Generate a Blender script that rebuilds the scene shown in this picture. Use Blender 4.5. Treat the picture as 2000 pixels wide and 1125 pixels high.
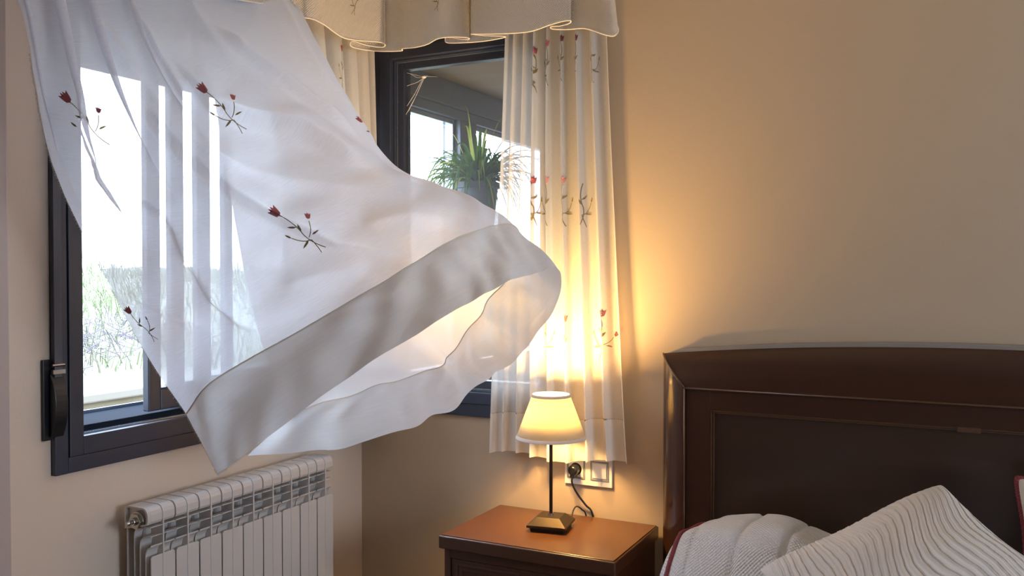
import bpy, math, random
from mathutils import Vector, Matrix
from mathutils.bvhtree import BVHTree

sc = bpy.context.scene
for o in list(bpy.data.objects):
    bpy.data.objects.remove(o)
random.seed(7)
R = math.radians
PI = math.pi

# ------------------------------------------------------------------ camera
FPX = 1745.0
PITCH = R(-1.067)
YAW = R(26.76)
CAM = Vector((1.929, -2.622, 1.35))
cam_data = bpy.data.cameras.new('camera')
cam_data.sensor_width = 36
cam_data.lens = FPX / 2000 * 36
cam_data.clip_start = 0.05
cam_data.clip_end = 400
cam = bpy.data.objects.new('camera', cam_data)
sc.collection.objects.link(cam)
cam.location = CAM
cam.rotation_euler = (PI / 2 + PITCH, 0, YAW)
sc.camera = cam

# ------------------------------------------------------------------ exposure
sc.view_settings.view_transform = 'Standard'
sc.view_settings.look = 'None'
sc.view_settings.gamma = 1
sc.view_settings.use_curve_mapping = False
sc.view_settings.exposure = 0.0
sc.cycles.transparent_max_bounces = 32

# ------------------------------------------------------------------ world: bright hazy overcast sky
W = bpy.data.worlds.new('overcast_sky')
sc.world = W
W.use_nodes = True
nt = W.node_tree
nt.nodes.clear()
wo = nt.nodes.new('ShaderNodeOutputWorld')
wb = nt.nodes.new('ShaderNodeBackground')
wr = nt.nodes.new('ShaderNodeValToRGB')
wt = nt.nodes.new('ShaderNodeTexCoord')
ws = nt.nodes.new('ShaderNodeSeparateXYZ')
wr.color_ramp.elements[0].position = 0.0
wr.color_ramp.elements[0].color = (0.78, 0.87, 1, 1)
wr.color_ramp.elements[1].position = 0.6
wr.color_ramp.elements[1].color = (0.62, 0.76, 1, 1)
nt.links.new(wt.outputs['Generated'], ws.inputs[0])
nt.links.new(ws.outputs[2], wr.inputs[0])
nt.links.new(wr.outputs[0], wb.inputs[0])
wb.inputs[1].default_value = 14.5
nt.links.new(wb.outputs[0], wo.inputs[0])


def portal(name, loc, rot, sx, sy):
    l = bpy.data.lights.new(name, 'AREA')
    l.shape = 'RECTANGLE'
    l.size = sx
    l.size_y = sy
    l.cycles.is_portal = True
    o = bpy.data.objects.new(name, l)
    sc.collection.objects.link(o)
    o.location = loc
    o.rotation_euler = rot
    return o


portal('daylight_portal', (-0.27, -0.66, 1.4), (0, -PI / 2, 0), 1.0, 1.12)
portal('daylight_portal', (-0.12, 1.6, 1.5), (0, -PI / 2, 0), 1.15, 2.9)
portal('daylight_portal', (4.43, -1.30, 1.50), (0, PI / 2, 0), 1.2, 1.2)  # belongs to the added fill window on the right wall

# ------------------------------------------------------------------ materials


def mat(name, col, rough=0.6, metal=0.0, spec=0.5, coat=0.0, noise=None, bump=None, sheen=0.0):
    m = bpy.data.materials.new(name)
    m.use_nodes = True
    n = m.node_tree
    b = n.nodes['Principled BSDF']
    b.inputs['Base Color'].default_value = (*col, 1)
    b.inputs['Roughness'].default_value = rough
    b.inputs['Metallic'].default_value = metal
    b.inputs['Specular IOR Level'].default_value = spec
    b.inputs['Coat Weight'].default_value = coat
    b.inputs['Coat Roughness'].default_value = 0.12
    tc = n.nodes.new('ShaderNodeTexCoord')
    if noise:
        sc3, amt, col2 = noise
        mp = n.nodes.new('ShaderNodeMapping')
        mp.inputs['Scale'].default_value = sc3
        nz = n.nodes.new('ShaderNodeTexNoise')
        nz.inputs['Scale'].default_value = 1
        nz.inputs['Detail'].default_value = 6
        mx = n.nodes.new('ShaderNodeMix')
        mx.data_type = 'RGBA'
        mx.inputs[6].default_value = (*col, 1)
        mx.inputs[7].default_value = (*col2, 1)
        ml = n.nodes.new('ShaderNodeMath')
        ml.operation = 'MULTIPLY'
        ml.inputs[1].default_value = amt
        n.links.new(tc.outputs['Object'], mp.inputs[0])
        n.links.new(mp.outputs[0], nz.inputs[0])
        n.links.new(nz.outputs[0], ml.inputs[0])
        n.links.new(ml.outputs[0], mx.inputs[0])
        n.links.new(mx.outputs[2], b.inputs['Base Color'])
    if bump:
        bs, strength, dist = bump
        mp = n.nodes.new('ShaderNodeMapping')
        mp.inputs['Scale'].default_value = bs
        nz = n.nodes.new('ShaderNodeTexNoise')
        nz.inputs['Scale'].default_value = 1
        nz.inputs['Detail'].default_value = 4
        bp = n.nodes.new('ShaderNodeBump')
        bp.inputs['Strength'].default_value = strength
        bp.inputs['Distance'].default_value = dist
        n.links.new(tc.outputs['Object'], mp.inputs[0])
        n.links.new(mp.outputs[0], nz.inputs[0])
        n.links.new(nz.outputs[0], bp.inputs['Height'])
        n.links.new(bp.outputs[0], b.inputs['Normal'])
    return m


def cloth_mat(name, col, transp, transl, weave=1400, use_uv=True, graz=0.5, waffle=None, streak=0.25):
    """thin woven cloth: part of the light goes through the gaps, part glows through the threads"""
    m = bpy.data.materials.new(name)
    m.use_nodes = True
    n = m.node_tree
    n.nodes.clear()
    out = n.nodes.new('ShaderNodeOutputMaterial')
    df = n.nodes.new('ShaderNodeBsdfDiffuse')
    tl = n.nodes.new('ShaderNodeBsdfTranslucent')
    tr = n.nodes.new('ShaderNodeBsdfTransparent')
    df.inputs[0].default_value = (*col, 1)
    tl.inputs[0].default_value = (*col, 1)
    m1 = n.nodes.new('ShaderNodeMixShader')
    m1.inputs[0].default_value = transl
    m2 = n.nodes.new('ShaderNodeMixShader')
    n.links.new(df.outputs[0], m1.inputs[1])
    n.links.new(tl.outputs[0], m1.inputs[2])
    n.links.new(m1.outputs[0], m2.inputs[1])
    n.links.new(tr.outputs[0], m2.inputs[2])
    tc = n.nodes.new('ShaderNodeTexCoord')
    mp = n.nodes.new('ShaderNodeMapping')
    mp.inputs['Scale'].default_value = (weave * 0.08, weave, 1) if use_uv else (weave, weave, weave)
    nz = n.nodes.new('ShaderNodeTexNoise')
    nz.inputs['Scale'].default_value = 1
    nz.inputs['Detail'].default_value = 5
    n.links.new(tc.outputs['UV' if use_uv else 'Object'], mp.inputs[0])
    n.links.new(mp.outputs[0], nz.inputs[0])
    # threads let through unevenly
    mr = n.nodes.new('ShaderNodeMapRange')
    mr.inputs[1].default_value = 0.3
    mr.inputs[2].default_value = 0.7
    mr.inputs[3].default_value = transp * (1 - streak)
    mr.inputs[4].default_value = transp * (1 + streak)
    n.links.new(nz.outputs[0], mr.inputs[0])
    lw = n.nodes.new('ShaderNodeLayerWeight')
    lw.inputs[0].default_value = 0.35
    sub = n.nodes.new('ShaderNodeMath')
    sub.operation = 'MULTIPLY_ADD'
    sub.inputs[1].default_value = -graz
    sub.inputs[2].default_value = 1.0
    n.links.new(lw.outputs['Facing'], sub.inputs[0])
    mu = n.nodes.new('ShaderNodeMath')
    mu.operation = 'MULTIPLY'
    mu.use_clamp = True
    n.links.new(mr.outputs[0], mu.inputs[0])
    n.links.new(sub.outputs[0], mu.inputs[1])
    n.links.new(mu.outputs[0], m2.inputs[0])
    bp = n.nodes.new('ShaderNodeBump')
    bp.inputs['Strength'].default_value = 0.25
    bp.inputs['Distance'].default_value = 0.002
    hgt = nz.outputs[0]
    if waffle:
        mpw = n.nodes.new('ShaderNodeMapping')
        mpw.inputs['Scale'].default_value = (waffle, waffle, waffle)
        mpw.inputs['Rotation'].default_value = (0, 0, R(0))
        sep = n.nodes.new('ShaderNodeSeparateXYZ')
        n.links.new(tc.outputs['UV' if use_uv else 'Object'], mpw.inputs[0])
        n.links.new(mpw.outputs[0], sep.inputs[0])
        sn = []
        for k in (0, 1):
            s_ = n.nodes.new('ShaderNodeMath')
            s_.operation = 'SINE'
            n.links.new(sep.outputs[k], s_.inputs[0])
            sn.append(s_)
        mm = n.nodes.new('ShaderNodeMath')
        mm.operation = 'MULTIPLY'
        n.links.new(sn[0].outputs[0], mm.inputs[0])
        n.links.new(sn[1].outputs[0], mm.inputs[1])
        hgt = mm.outputs[0]
        bp.inputs['Strength'].default_value = 0.6
        bp.inputs['Distance'].default_value = 0.003
    n.links.new(hgt, bp.inputs['Height'])
    n.links.new(bp.outputs[0], df.inputs['Normal'])
    n.links.new(m2.outputs[0], out.inputs[0])
    return m


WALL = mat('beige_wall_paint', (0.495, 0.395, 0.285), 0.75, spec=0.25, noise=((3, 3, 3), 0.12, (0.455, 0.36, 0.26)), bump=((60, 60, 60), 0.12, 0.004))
WALL_LIT = mat('beige_wall_paint_lit', (0.72, 0.60, 0.49), 0.75, spec=0.25, noise=((3, 3, 3), 0.12, (0.67, 0.555, 0.45)), bump=((60, 60, 60), 0.12, 0.004))  # same wall paint made lighter to imitate daylight on the left wall
CEIL = mat('ceiling_paint', (0.8, 0.77, 0.72), 0.8)
FLOOR = mat('floor_parquet', (0.30, 0.17, 0.09), 0.4, noise=((1.5, 20, 1), 0.8, (0.20, 0.10, 0.05)))
PIERM = mat('mauve_grey_paint', (0.50, 0.41, 0.37), 0.7, bump=((60, 60, 60), 0.1, 0.004))
ALU = mat('anthracite_aluminium', (0.026, 0.034, 0.060), 0.38, spec=0.6, bump=((300, 300, 300), 0.08, 0.001))
ALU_D = mat('dark_gasket', (0.010, 0.011, 0.014), 0.5)
ALU_T = mat('track_aluminium', (0.40, 0.46, 0.54), 0.25, metal=0.8)
BEDM = mat('blue_grey_track', (0.014, 0.020, 0.030), 0.9, spec=0.05)
BLACKP = mat('black_plastic', (0.012, 0.012, 0.015), 0.3)
STRAP = mat('grey_strap', (0.10, 0.10, 0.12), 0.7)
RAD = mat('white_enamel', (0.66, 0.62, 0.59), 0.28, spec=0.5)
RAD_D = mat('dark_joint', (0.12, 0.115, 0.11), 0.6)
STEEL = mat('nickel_steel', (0.55, 0.52, 0.48), 0.25, metal=1)
WOOD = mat('dark_mahogany', (0.060, 0.022, 0.011), 0.26, coat=0.8, noise=((30, 30, 1.4), 0.9, (0.032, 0.012, 0.007)))
WOODH = mat('dark_mahogany_along', (0.050, 0.017, 0.008), 0.36, spec=0.35, coat=0.12, noise=((1.4, 30, 30), 0.9, (0.032, 0.012, 0.007)))
BACK_SHADOW = mat('shadow_grey_backing', (0.25, 0.225, 0.20), 0.5)  # grey stands in for the shadow band above the headboard
PANEL = mat('dark_mahogany_panel', (0.044, 0.019, 0.008), 0.36, coat=0.15, noise=((1.0, 20, 16), 0.9, (0.022, 0.011, 0.008)))
BEAD = mat('brown_wood_bead', (0.085, 0.038, 0.017), 0.35, coat=0.3)
WOODT = mat('reddish_brown_wood_top', (0.115, 0.043, 0.014), 0.32, coat=0.2, noise=((2, 14, 30), 0.6, (0.090, 0.032, 0.011)))
WOODB = mat('nightstand_wood', (0.085, 0.036, 0.018), 0.32, coat=0.3, noise=((2, 20, 16), 0.9, (0.05, 0.02, 0.011)))
BRONZE = mat('dark_bronze_metal', (0.050, 0.036, 0.022), 0.42, metal=0.7, bump=((500, 500, 500), 0.2, 0.0008))
POLE = mat('dark_pole_metal', (0.035, 0.022, 0.014), 0.35, metal=0.6)
SOCK = mat('white_switch_plastic', (0.78, 0.76, 0.74), 0.35)
SOCKG = mat('grey_switch_trim', (0.24, 0.25, 0.29), 0.4)
QUILT = cloth_mat('white_quilt_cotton', (0.70, 0.69, 0.70), 0.0, 0.0, use_uv=True, waffle=1500, graz=0)
QSIDE = cloth_mat('cream_quilt_side', (0.62, 0.54, 0.44), 0.0, 0.0, use_uv=False, graz=0)
PILLOW = cloth_mat('ivory_ribbed_cotton', (0.68, 0.64, 0.60), 0.0, 0.0, use_uv=True, weave=900, graz=0)
PILLOW2 = cloth_mat('cream_pillow_cotton', (0.62, 0.57, 0.50), 0.0, 0.0, use_uv=False, weave=200, graz=0)
MAROON = mat('maroon_cord', (0.20, 0.025, 0.035), 0.6, bump=((400, 400, 400), 0.4, 0.002))
SHEER = cloth_mat('white_sheer_cotton', (0.82, 0.835, 0.905), 0.25, 0.52, weave=900, graz=0.6)
SHEER_LIT = cloth_mat('white_sheer_cotton_lit', (0.93, 0.93, 0.95), 0.05, 0.45, weave=900, graz=0.6)  # same sheer, whiter and denser to imitate window light on its back part
HEMM = cloth_mat('doubled_sheer_hem', (0.74, 0.735, 0.74), 0.045, 0.32, weave=260, graz=0.4, streak=0.7)
SHEERD = cloth_mat('cream_curtain_cotton', (0.84, 0.82, 0.78), 0.20, 0.42, weave=900, graz=0.6)
HEMD = cloth_mat('cream_curtain_hem', (0.84, 0.82, 0.78), 0.03, 0.35, weave=900, graz=0.4)
VAL = cloth_mat('ivory_pique_cotton', (0.72, 0.66, 0.58), 0.0, 0.22, use_uv=True, waffle=900, graz=0)
PIPE = mat('ivory_edge_cord', (0.80, 0.74, 0.66), 0.8)
THREAD_R = mat('rose_red_thread', (0.40, 0.10, 0.11), 0.6)
THREAD_P = mat('pink_thread', (0.60, 0.27, 0.25), 0.6)
THREAD_D = mat('dark_plum_thread', (0.17, 0.035, 0.06), 0.6)
THREAD_G = mat('olive_thread', (0.24, 0.19, 0.075), 0.6)
SHADE = cloth_mat('cream_lamp_shade_paper', (0.84, 0.76, 0.56), 0.0, 0.52, use_uv=False, weave=600, graz=0)
TRIM = cloth_mat('shade_edge_ribbon', (0.72, 0.64, 0.58), 0.0, 0.15, use_uv=False, weave=600, graz=0)
SLAT = cloth_mat('shutter_slat_plastic', (0.62, 0.60, 0.60), 0.0, 0.15, use_uv=False, weave=50, graz=0)
CONC = mat('weathered_concrete', (0.19, 0.17, 0.12), 0.9, noise=((2.5, 2.5, 1.2), 1.0, (0.085, 0.075, 0.035)), bump=((30, 30, 30), 0.4, 0.01))
CONC_T = mat('concrete_coping', (0.20, 0.19, 0.155), 0.9)
EARTH = mat('bank_earth', (0.20, 0.21, 0.13), 0.95, noise=((3, 3, 3), 1.0, (0.25, 0.24, 0.19)))
GRASS_G = mat('green_grass_blade', (0.11, 0.145, 0.06), 0.8)
GRASS_Y = mat('dry_grass_blade', (0.22, 0.205, 0.15), 0.85)
TWIG = mat('dry_grey_twig', (0.12, 0.10, 0.115), 0.9)
TILE = mat('terrace_tiles', (0.25, 0.23, 0.20), 0.8)
PORCHC = mat('porch_brown_ceiling', (0.46, 0.34, 0.23), 0.8, noise=((2, 9, 2), 0.6, (0.28, 0.20, 0.13)))
PORCHF = mat('porch_blue_grey_frame', (0.17, 0.20, 0.27), 0.4)
LEAF = cloth_mat('green_leaf', (0.085, 0.18, 0.045), 0.0, 0.45, use_uv=False, weave=60, graz=0)
LEAF_Y = cloth_mat('yellow_green_leaf', (0.42, 0.46, 0.10), 0.0, 0.45, use_uv=False, weave=60, graz=0)
POT = mat('grey_blue_pot', (0.13, 0.15, 0.19), 0.5)
SOIL = mat('potting_soil', (0.03, 0.02, 0.015), 0.95)
WEB = mat('cobweb_silk', (0.8, 0.78, 0.75), 0.8)

GLASS = bpy.data.materials.new('window_glass')
GLASS.use_nodes = True
n = GLASS.node_tree
n.nodes.clear()
_o = n.nodes.new('ShaderNodeOutputMaterial')
_t = n.nodes.new('ShaderNodeBsdfTransparent')
_t.inputs[0].default_value = (0.975, 0.985, 0.99, 1)
_g = n.nodes.new('ShaderNodeBsdfGlossy')
_g.inputs['Roughness'].default_value = 0.02
_d = n.nodes.new('ShaderNodeBsdfTranslucent')
_d.inputs[0].default_value = (0.8, 0.85, 0.9, 1)
_m = n.nodes.new('ShaderNodeMixShader')
_m.inputs[0].default_value = 0.012
_m2 = n.nodes.new('ShaderNodeMixShader')
_lw = n.nodes.new('ShaderNodeLayerWeight')
_p = n.nodes.new('ShaderNodeMath')
_p.operation = 'POWER'
_p.inputs[1].default_value = 4
n.links.new(_lw.outputs['Facing'], _p.inputs[0])
_f = n.nodes.new('ShaderNodeMath')
_f.operation = 'MULTIPLY_ADD'
_f.inputs[1].default_value = 0.45
_f.inputs[2].default_value = 0.025
n.links.new(_p.outputs[0], _f.inputs[0])
n.links.new(_t.outputs[0], _m.inputs[1])
n.links.new(_d.outputs[0], _m.inputs[2])
n.links.new(_f.outputs[0], _m2.inputs[0])
n.links.new(_m.outputs[0], _m2.inputs[1])
n.links.new(_g.outputs[0], _m2.inputs[2])
n.links.new(_m2.outputs[0], _o.inputs[0])

GLASS2 = GLASS.copy()
GLASS2.name = 'glare_haze_glass'  # extra translucency imitates glare haze over the porch view
for _n in GLASS2.node_tree.nodes:
    if _n.type == 'MIX_SHADER' and abs(_n.inputs[0].default_value - 0.012) < 1e-4:
        _n.inputs[0].default_value = 0.05

# ------------------------------------------------------------------ mesh helpers


class MB:
    def __init__(s):
        s.v = []
        s.f = []
        s.mi = []
        s.uv = {}

    def add(s, vs, fs, mi=0):
        b = len(s.v)
        s.v += [tuple(v) for v in vs]
        for f in fs:
            s.f.append(tuple(i + b for i in f))
            s.mi.append(mi)
        return b

    def box(s, x0, x1, y0, y1, z0, z1, mi=0):
        s.add([(x0, y0, z0), (x1, y0, z0), (x1, y1, z0), (x0, y1, z0), (x0, y0, z1), (x1, y0, z1), (x1, y1, z1), (x0, y1, z1)],
              [(0, 3, 2, 1), (4, 5, 6, 7), (0, 1, 5, 4), (1, 2, 6, 5), (2, 3, 7, 6), (3, 0, 4, 7)], mi)
        return s

    def tube(s, pts, r, seg=10, mi=0, cap=True):
        pts = [Vector(p) for p in pts]
        n_ = len(pts)
        up = None
        rings = []
        for i, p in enumerate(pts):
            d = (pts[min(i + 1, n_ - 1)] - pts[max(i - 1, 0)]).normalized()
            if up is None:
                up = Vector((0, 0, 1)) if abs(d.z) < 0.9 else Vector((1, 0, 0))
            a = d.cross(up).normalized()
            up = a.cross(d).normalized()
            rr = r(i / (n_ - 1)) if callable(r) else r
            rings.append([p + (a * math.cos(2 * PI * k / seg) + up * math.sin(2 * PI * k / seg)) * rr for k in range(seg)])
        vs = [v for ring in rings for v in ring]
        fs = []
        for i in range(n_ - 1):
            for k in range(seg):
                k2 = (k + 1) % seg
                fs.append((i * seg + k, i * seg + k2, (i + 1) * seg + k2, (i + 1) * seg + k))
        if cap:
            fs.append(tuple(range(seg))[::-1])
            fs.append(tuple((n_ - 1) * seg + k for k in range(seg)))
        s.add(vs, fs, mi)
        return s

    def lathe(s, prof, cx, cy, seg=48, mi=0):
        vs = []
        fs = []
        m_ = len(prof)
        for k in range(seg):
            a = 2 * PI * k / seg
            for r, z in prof:
                vs.append((cx + r * math.cos(a), cy + r * math.sin(a), z))
        for k in range(seg):
            k2 = (k + 1) % seg
            for i in range(m_ - 1):
                fs.append((k * m_ + i, k2 * m_ + i, k2 * m_ + i + 1, k * m_ + i + 1))
        s.add(vs, fs, mi)
        return s

    def extrude(s, poly, axis, a0, a1, mi=0):
        """closed polygon in the plane across axis, extruded from a0 to a1"""
        def P(p, a):
            q = [p[0], p[1]]
            q.insert(axis, a)
            return tuple(q)
        m_ = len(poly)
        vs = [P(p, a0) for p in poly] + [P(p, a1) for p in poly]
        fs = [tuple(range(m_))[::-1], tuple(range(m_, 2 * m_))]
        for i in range(m_):
            j = (i + 1) % m_
            fs.append((i, j, m_ + j, m_ + i))
        s.add(vs, fs, mi)
        return s

    def grid(s, fn, nu, nv, mi=0, u0=0., u1=1., v0=0., v1=1.):
        b = len(s.v)
        vs = []
        for j in range(nv + 1):
            for i in range(nu + 1):
                u = u0 + (u1 - u0) * i / nu
                v = v0 + (v1 - v0) * j / nv
                vs.append(tuple(fn(u, v)))
                s.uv[b + len(vs) - 1] = (u, v)
        fs = []
        for j in range(nv):
            for i in range(nu):
                a = j * (nu + 1) + i
                fs.append((a, a + 1, a + nu + 2, a + nu + 1))
        s.add(vs, fs, mi)
        return s


ORG = {}


def ring(m, axis, a0, a1, o, i, mi=0):
    """rectangular ring; o,i = (u0,u1,z0,z1) outer and inner, extruded a0..a1 along axis"""
    def bx(u0, u1, z0, z1):
        if axis == 0:
            m.box(a0, a1, u0, u1, z0, z1, mi)
        else:
            m.box(u0, u1, a0, a1, z0, z1, mi)
    bx(o[0], i[0], o[2], o[3])
    bx(i[1], o[1], o[2], o[3])
    bx(i[0], i[1], o[2], i[2])
    bx(i[0], i[1], i[3], o[3])


def origin(o):
    return ORG.get(o.name, Vector((0, 0, 0)))


def obj(name, mb, mats, parent=None, smooth=False, bevel=0.0, org=None, solid=0.0, fix=True, seg=2):
    me = bpy.data.meshes.new(name)
    og = origin(parent) if parent else Vector(org or (0, 0, 0))
    me.from_pydata([(v[0] - og[0], v[1] - og[1], v[2] - og[2]) for v in mb.v], [], mb.f)
    if not isinstance(mats, (list, tuple)):
        mats = [mats]
    for m in mats:
        me.materials.append(m)
    for p, k in zip(me.polygons, mb.mi):
        p.material_index = k
        p.use_smooth = smooth
    if mb.uv:
        ul = me.uv_layers.new(name='UVMap')
        for lp in me.loops:
            ul.data[lp.index].uv = mb.uv.get(lp.vertex_index, (0, 0))
    elif fix:
        import bmesh
        bm = bmesh.new()
        bm.from_mesh(me)
        bmesh.ops.recalc_face_normals(bm, faces=bm.faces)
        bm.to_mesh(me)
        bm.free()
    o = bpy.data.objects.new(name, me)
    sc.collection.objects.link(o)
    if parent:
        o.parent = parent
    else:
        o.location = og
    ORG[o.name] = og
    if bevel:
        b = o.modifiers.new('bevel', 'BEVEL')
        b.width = bevel
        b.segments = seg
        b.limit_method = 'ANGLE'
        b.angle_limit = R(35)
    if solid:
        b = o.modifiers.new('thickness', 'SOLIDIFY')
        b.thickness = solid
        b.offset = 0
    return o


def thing(name, label, cat, loc, group=None):
    o = bpy.data.objects.new(name, None)
    o.empty_display_size = 0.05
    sc.collection.objects.link(o)
    o.location = loc
    o['label'] = label
    o['category'] = cat
    if group:
        o['group'] = group
    ORG[o.name] = Vector(loc)
    return o


def tag(o, label, cat, group=None, kind=None):
    o['label'] = label
    o['category'] = cat
    if group:
        o['group'] = group
    if kind:
        o['kind'] = kind
    return o


def struct(name, mb, m, label=None, **k):
    o = obj(name, mb, m, **k)
    o['kind'] = 'structure'
    if label:
        o['label'] = label
    return o


# viewing rays, only used to measure places of marks on the cloth and the like
F0 = Vector((-math.sin(YAW), math.cos(YAW), 0))
RT = Vector((math.cos(YAW), math.sin(YAW), 0))
FW = F0 * math.cos(PITCH) + Vector((0, 0, math.sin(PITCH)))
UPV = -F0 * math.sin(PITCH) + Vector((0, 0, math.cos(PITCH)))


def ray(x, y):
    return FW + RT * ((x - 1000) / FPX) + UPV * (-(y - 562.5) / FPX)


def D(t, x, y):
    return CAM + ray(x, y) * t


def onp(ax, val, x, y):
    d = ray(x, y)
    return CAM + d * ((val - CAM[ax]) / d[ax])


# ------------------------------------------------------------------ room shell
RX, RY, RZ = 4.3, -4.3, 2.55
WX0, WX1, WZ0, WZ1 = -1.228, -0.10, 0.864, 2.17     # left wall window (y range)
BX0, BX1 = 0.06, 0.82                               # back wall window (x range)

m = MB()
m.box(-0.25, 0, RY - 0.2, WX0, 0, RZ)
m.box(-0.25, 0, WX1, 0.0, 0, RZ)
m.box(-0.25, 0, WX0, WX1, 0, WZ0)
m.box(-0.25, 0, WX0, WX1, WZ1, RZ)
struct('wall_left', m, WALL_LIT, 'beige painted wall with the sliding window and the radiator')
m = MB()
m.box(-0.25, BX0, 0.0, 0.12, 0, RZ)
m.box(BX1, RX + 0.2, 0.0, 0.12, 0, RZ)
m.box(BX0, BX1, 0, 0.12, 0, WZ0)
m.box(BX0, BX1, 0, 0.12, WZ1, RZ)
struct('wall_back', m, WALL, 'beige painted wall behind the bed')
m = MB()
m.box(RX, RX + 0.2, RY - 0.2, -1.90, 0, RZ)
m.box(RX, RX + 0.2, -0.70, 0, 0, RZ)
m.box(RX, RX + 0.2, -1.90, -0.70, 0, 0.90)
m.box(RX, RX + 0.2, -1.90, -0.70, 2.10, RZ)
struct('wall_right', m, WALL)  # its opening is made for the added fill window
struct('wall_front', MB().box(0, RX, RY - 0.2, RY, 0, RZ), WALL)
struct('floor', MB().box(-0.25, RX + 0.2, RY - 0.2, 3.3, -0.1, 0), FLOOR)
struct('ceiling', MB().box(-0.25, RX + 0.2, RY - 0.2, 0.12, RZ, RZ + 0.15), CEIL)
struct('trim_1', MB().box(0.0, 0.05, RY, -1.361, 0, RZ), PIERM, 'mauve grey wall edge at the far left', bevel=0.004)
struct('baseboard_left', MB().box(0, 0.012, -1.36, 0, 0, 0.08), WOOD, bevel=0.002)
struct('baseboard_back', MB().box(0.012, RX, -0.012, 0, 0, 0.08), WOOD, bevel=0.002)
m = MB()
ring(m, 0, RX + 0.05, RX + 0.12, (-1.90, -0.70, 0.90, 2.10), (-1.84, -0.76, 0.96, 2.04))
m.box(RX + 0.05, RX + 0.12, -1.33, -1.27, 0.96, 2.04)
struct('window_fill', m, ALU)  # out-of-view window added to fill the room with daylight

# ------------------------------------------------------------------ left window
wl = thing('window_1', 'dark grey sliding window on the left wall, half open', 'window', (0, -0.66, 0.864))
del wl['category']
wl['kind'] = 'structure'
G = 0.0006
m = MB()
IY0, IY1, IZ0, IZ1 = -1.153, -0.17, 0.949, 2.09


ring(m, 0, 0.002, 0.016, (WX0, WX1, WZ0, WZ1), (WX0 + 0.036, WX1 - 0.036, WZ0 + 0.038, WZ1 - 0.038))
ring(m, 0, 0.002, 0.020, (WX0 + 0.037, WX1 - 0.037, WZ0 + 0.039, WZ1 - 0.039), (IY0, IY1, IZ0, IZ1))
ring(m, 0, -0.19, 0.001, (WX0 + 0.002, WX1 - 0.002, WZ0 + 0.002, WZ1 - 0.002), (IY0, IY1, IZ0 - 0.012, IZ1))
obj('window_frame', m, ALU, wl, bevel=0.002)
m = MB()
for x in (-0.004, -0.014):
    m.box(x - 0.0016, x + 0.0016, IY0, IY1, IZ0 - 0.0115, IZ0 + 0.004)
m.box(-0.188, -0.184, IY0, IY1, IZ0 - 0.0115, IZ0 + 0.026)
obj('slide_track', m, ALU_T, wl)
obj('track_bed', MB().box(-0.1835, -0.022, IY0, IY1, IZ0 - 0.0115, IZ0 + 0.018), BEDM, wl, bevel=0.002)


def sash(x, y0, y1, st=0.06, parent=wl):
    m = MB()
    ring(m, 0, x - 0.012, x + 0.012, (y0, y1, 0.974, IZ1 - 0.005), (y0 + st, y1 - 0.05, 1.03, IZ1 - 0.055))
    s = obj('sliding_sash', m, ALU, parent, bevel=0.003)
    g = MB()
    ring(g, 0, x + 0.002, x + 0.008, (y0 + st + 0.0002, y1 - 0.0502, 1.0302, IZ1 - 0.0552), (y0 + st + 0.004, y1 - 0.054, 1.034, IZ1 - 0.059))
    obj('glazing_gasket', g, ALU_D, s)
    g = MB().box(x - 0.003, x + 0.003, y0 + st, y1 - 0.05, 1.03, IZ1 - 0.055)
    obj('pane', g, GLASS, s)
    return s


sash(-0.022, -0.932, -0.175, 0.040)
sash(-0.062, -0.815, -0.175, 0.043)
sash(-0.110, -0.673, -0.175, 0.049)
sash(-0.155, -0.517, -0.175, 0.031)

# strap winder of the shutter beside the frame
sw = thing('shutter_strap_winder', 'black recessed strap winder box on the wall beside the left window frame', 'strap winder', (0.0, -1.226, 0.951))
m = MB()
m.box(0.0005, 0.010, -1.253, -1.232, 0.951, 1.142)
obj('box', m, BLACKP, sw, bevel=0.002)
prof = [(-1.231 + 0.0, 0.955)]
m = MB()
pl = []
for k in range(13):
    a = k / 12
    pl.append((0.012 + 0.024 * math.sin(PI * a) ** 0.6, 0.958 + 0.150 * a))
pl = [(0.0165, 0.958)] + [(max(0.0165, x), z) for x, z in pl] + [(0.0165, 1.108)]
m.extrude([(x, z) for x, z in pl], 1, -1.240, -1.206)
obj('cover', m, BLACKP, sw, bevel=0.002, smooth=False)
m = MB()
m.box(0.0205, 0.0225, -1.232, -1.212, 1.10, 2.2)
obj('strap', m, STRAP, sw)
m = MB()
m.box(0.0165, 0.026, -1.238, -1.206, 1.108, 1.118)
m.tube([(0.021, -1.238, 1.128), (0.021, -1.206, 1.128)], 0.004, 8)
obj('strap_guide', m, STEEL, sw)

# rolling shutter hanging outside
sh = thing('rolling_shutter', 'pale rolling shutter half lowered outside the left window', 'shutter', (-0.215, -0.66, 2.2))
for k in range(6):
    z = 1.905 + k * 0.0465
    m = MB()
    pr = []
    for q in range(9):
        a = q / 8
        pr.append((-0.212 + 0.007 * math.sin(PI * a), z + 0.047 * a))
    for q in range(8, -1, -1):
        a = q / 8
        pr.append((-0.220 + 0.007 * math.sin(PI * a), z + 0.047 * a))
    m.extrude(pr, 1, IY0 - 0.02, IY1 + 0.02)
    obj('slat', m, SLAT, sh)

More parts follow.
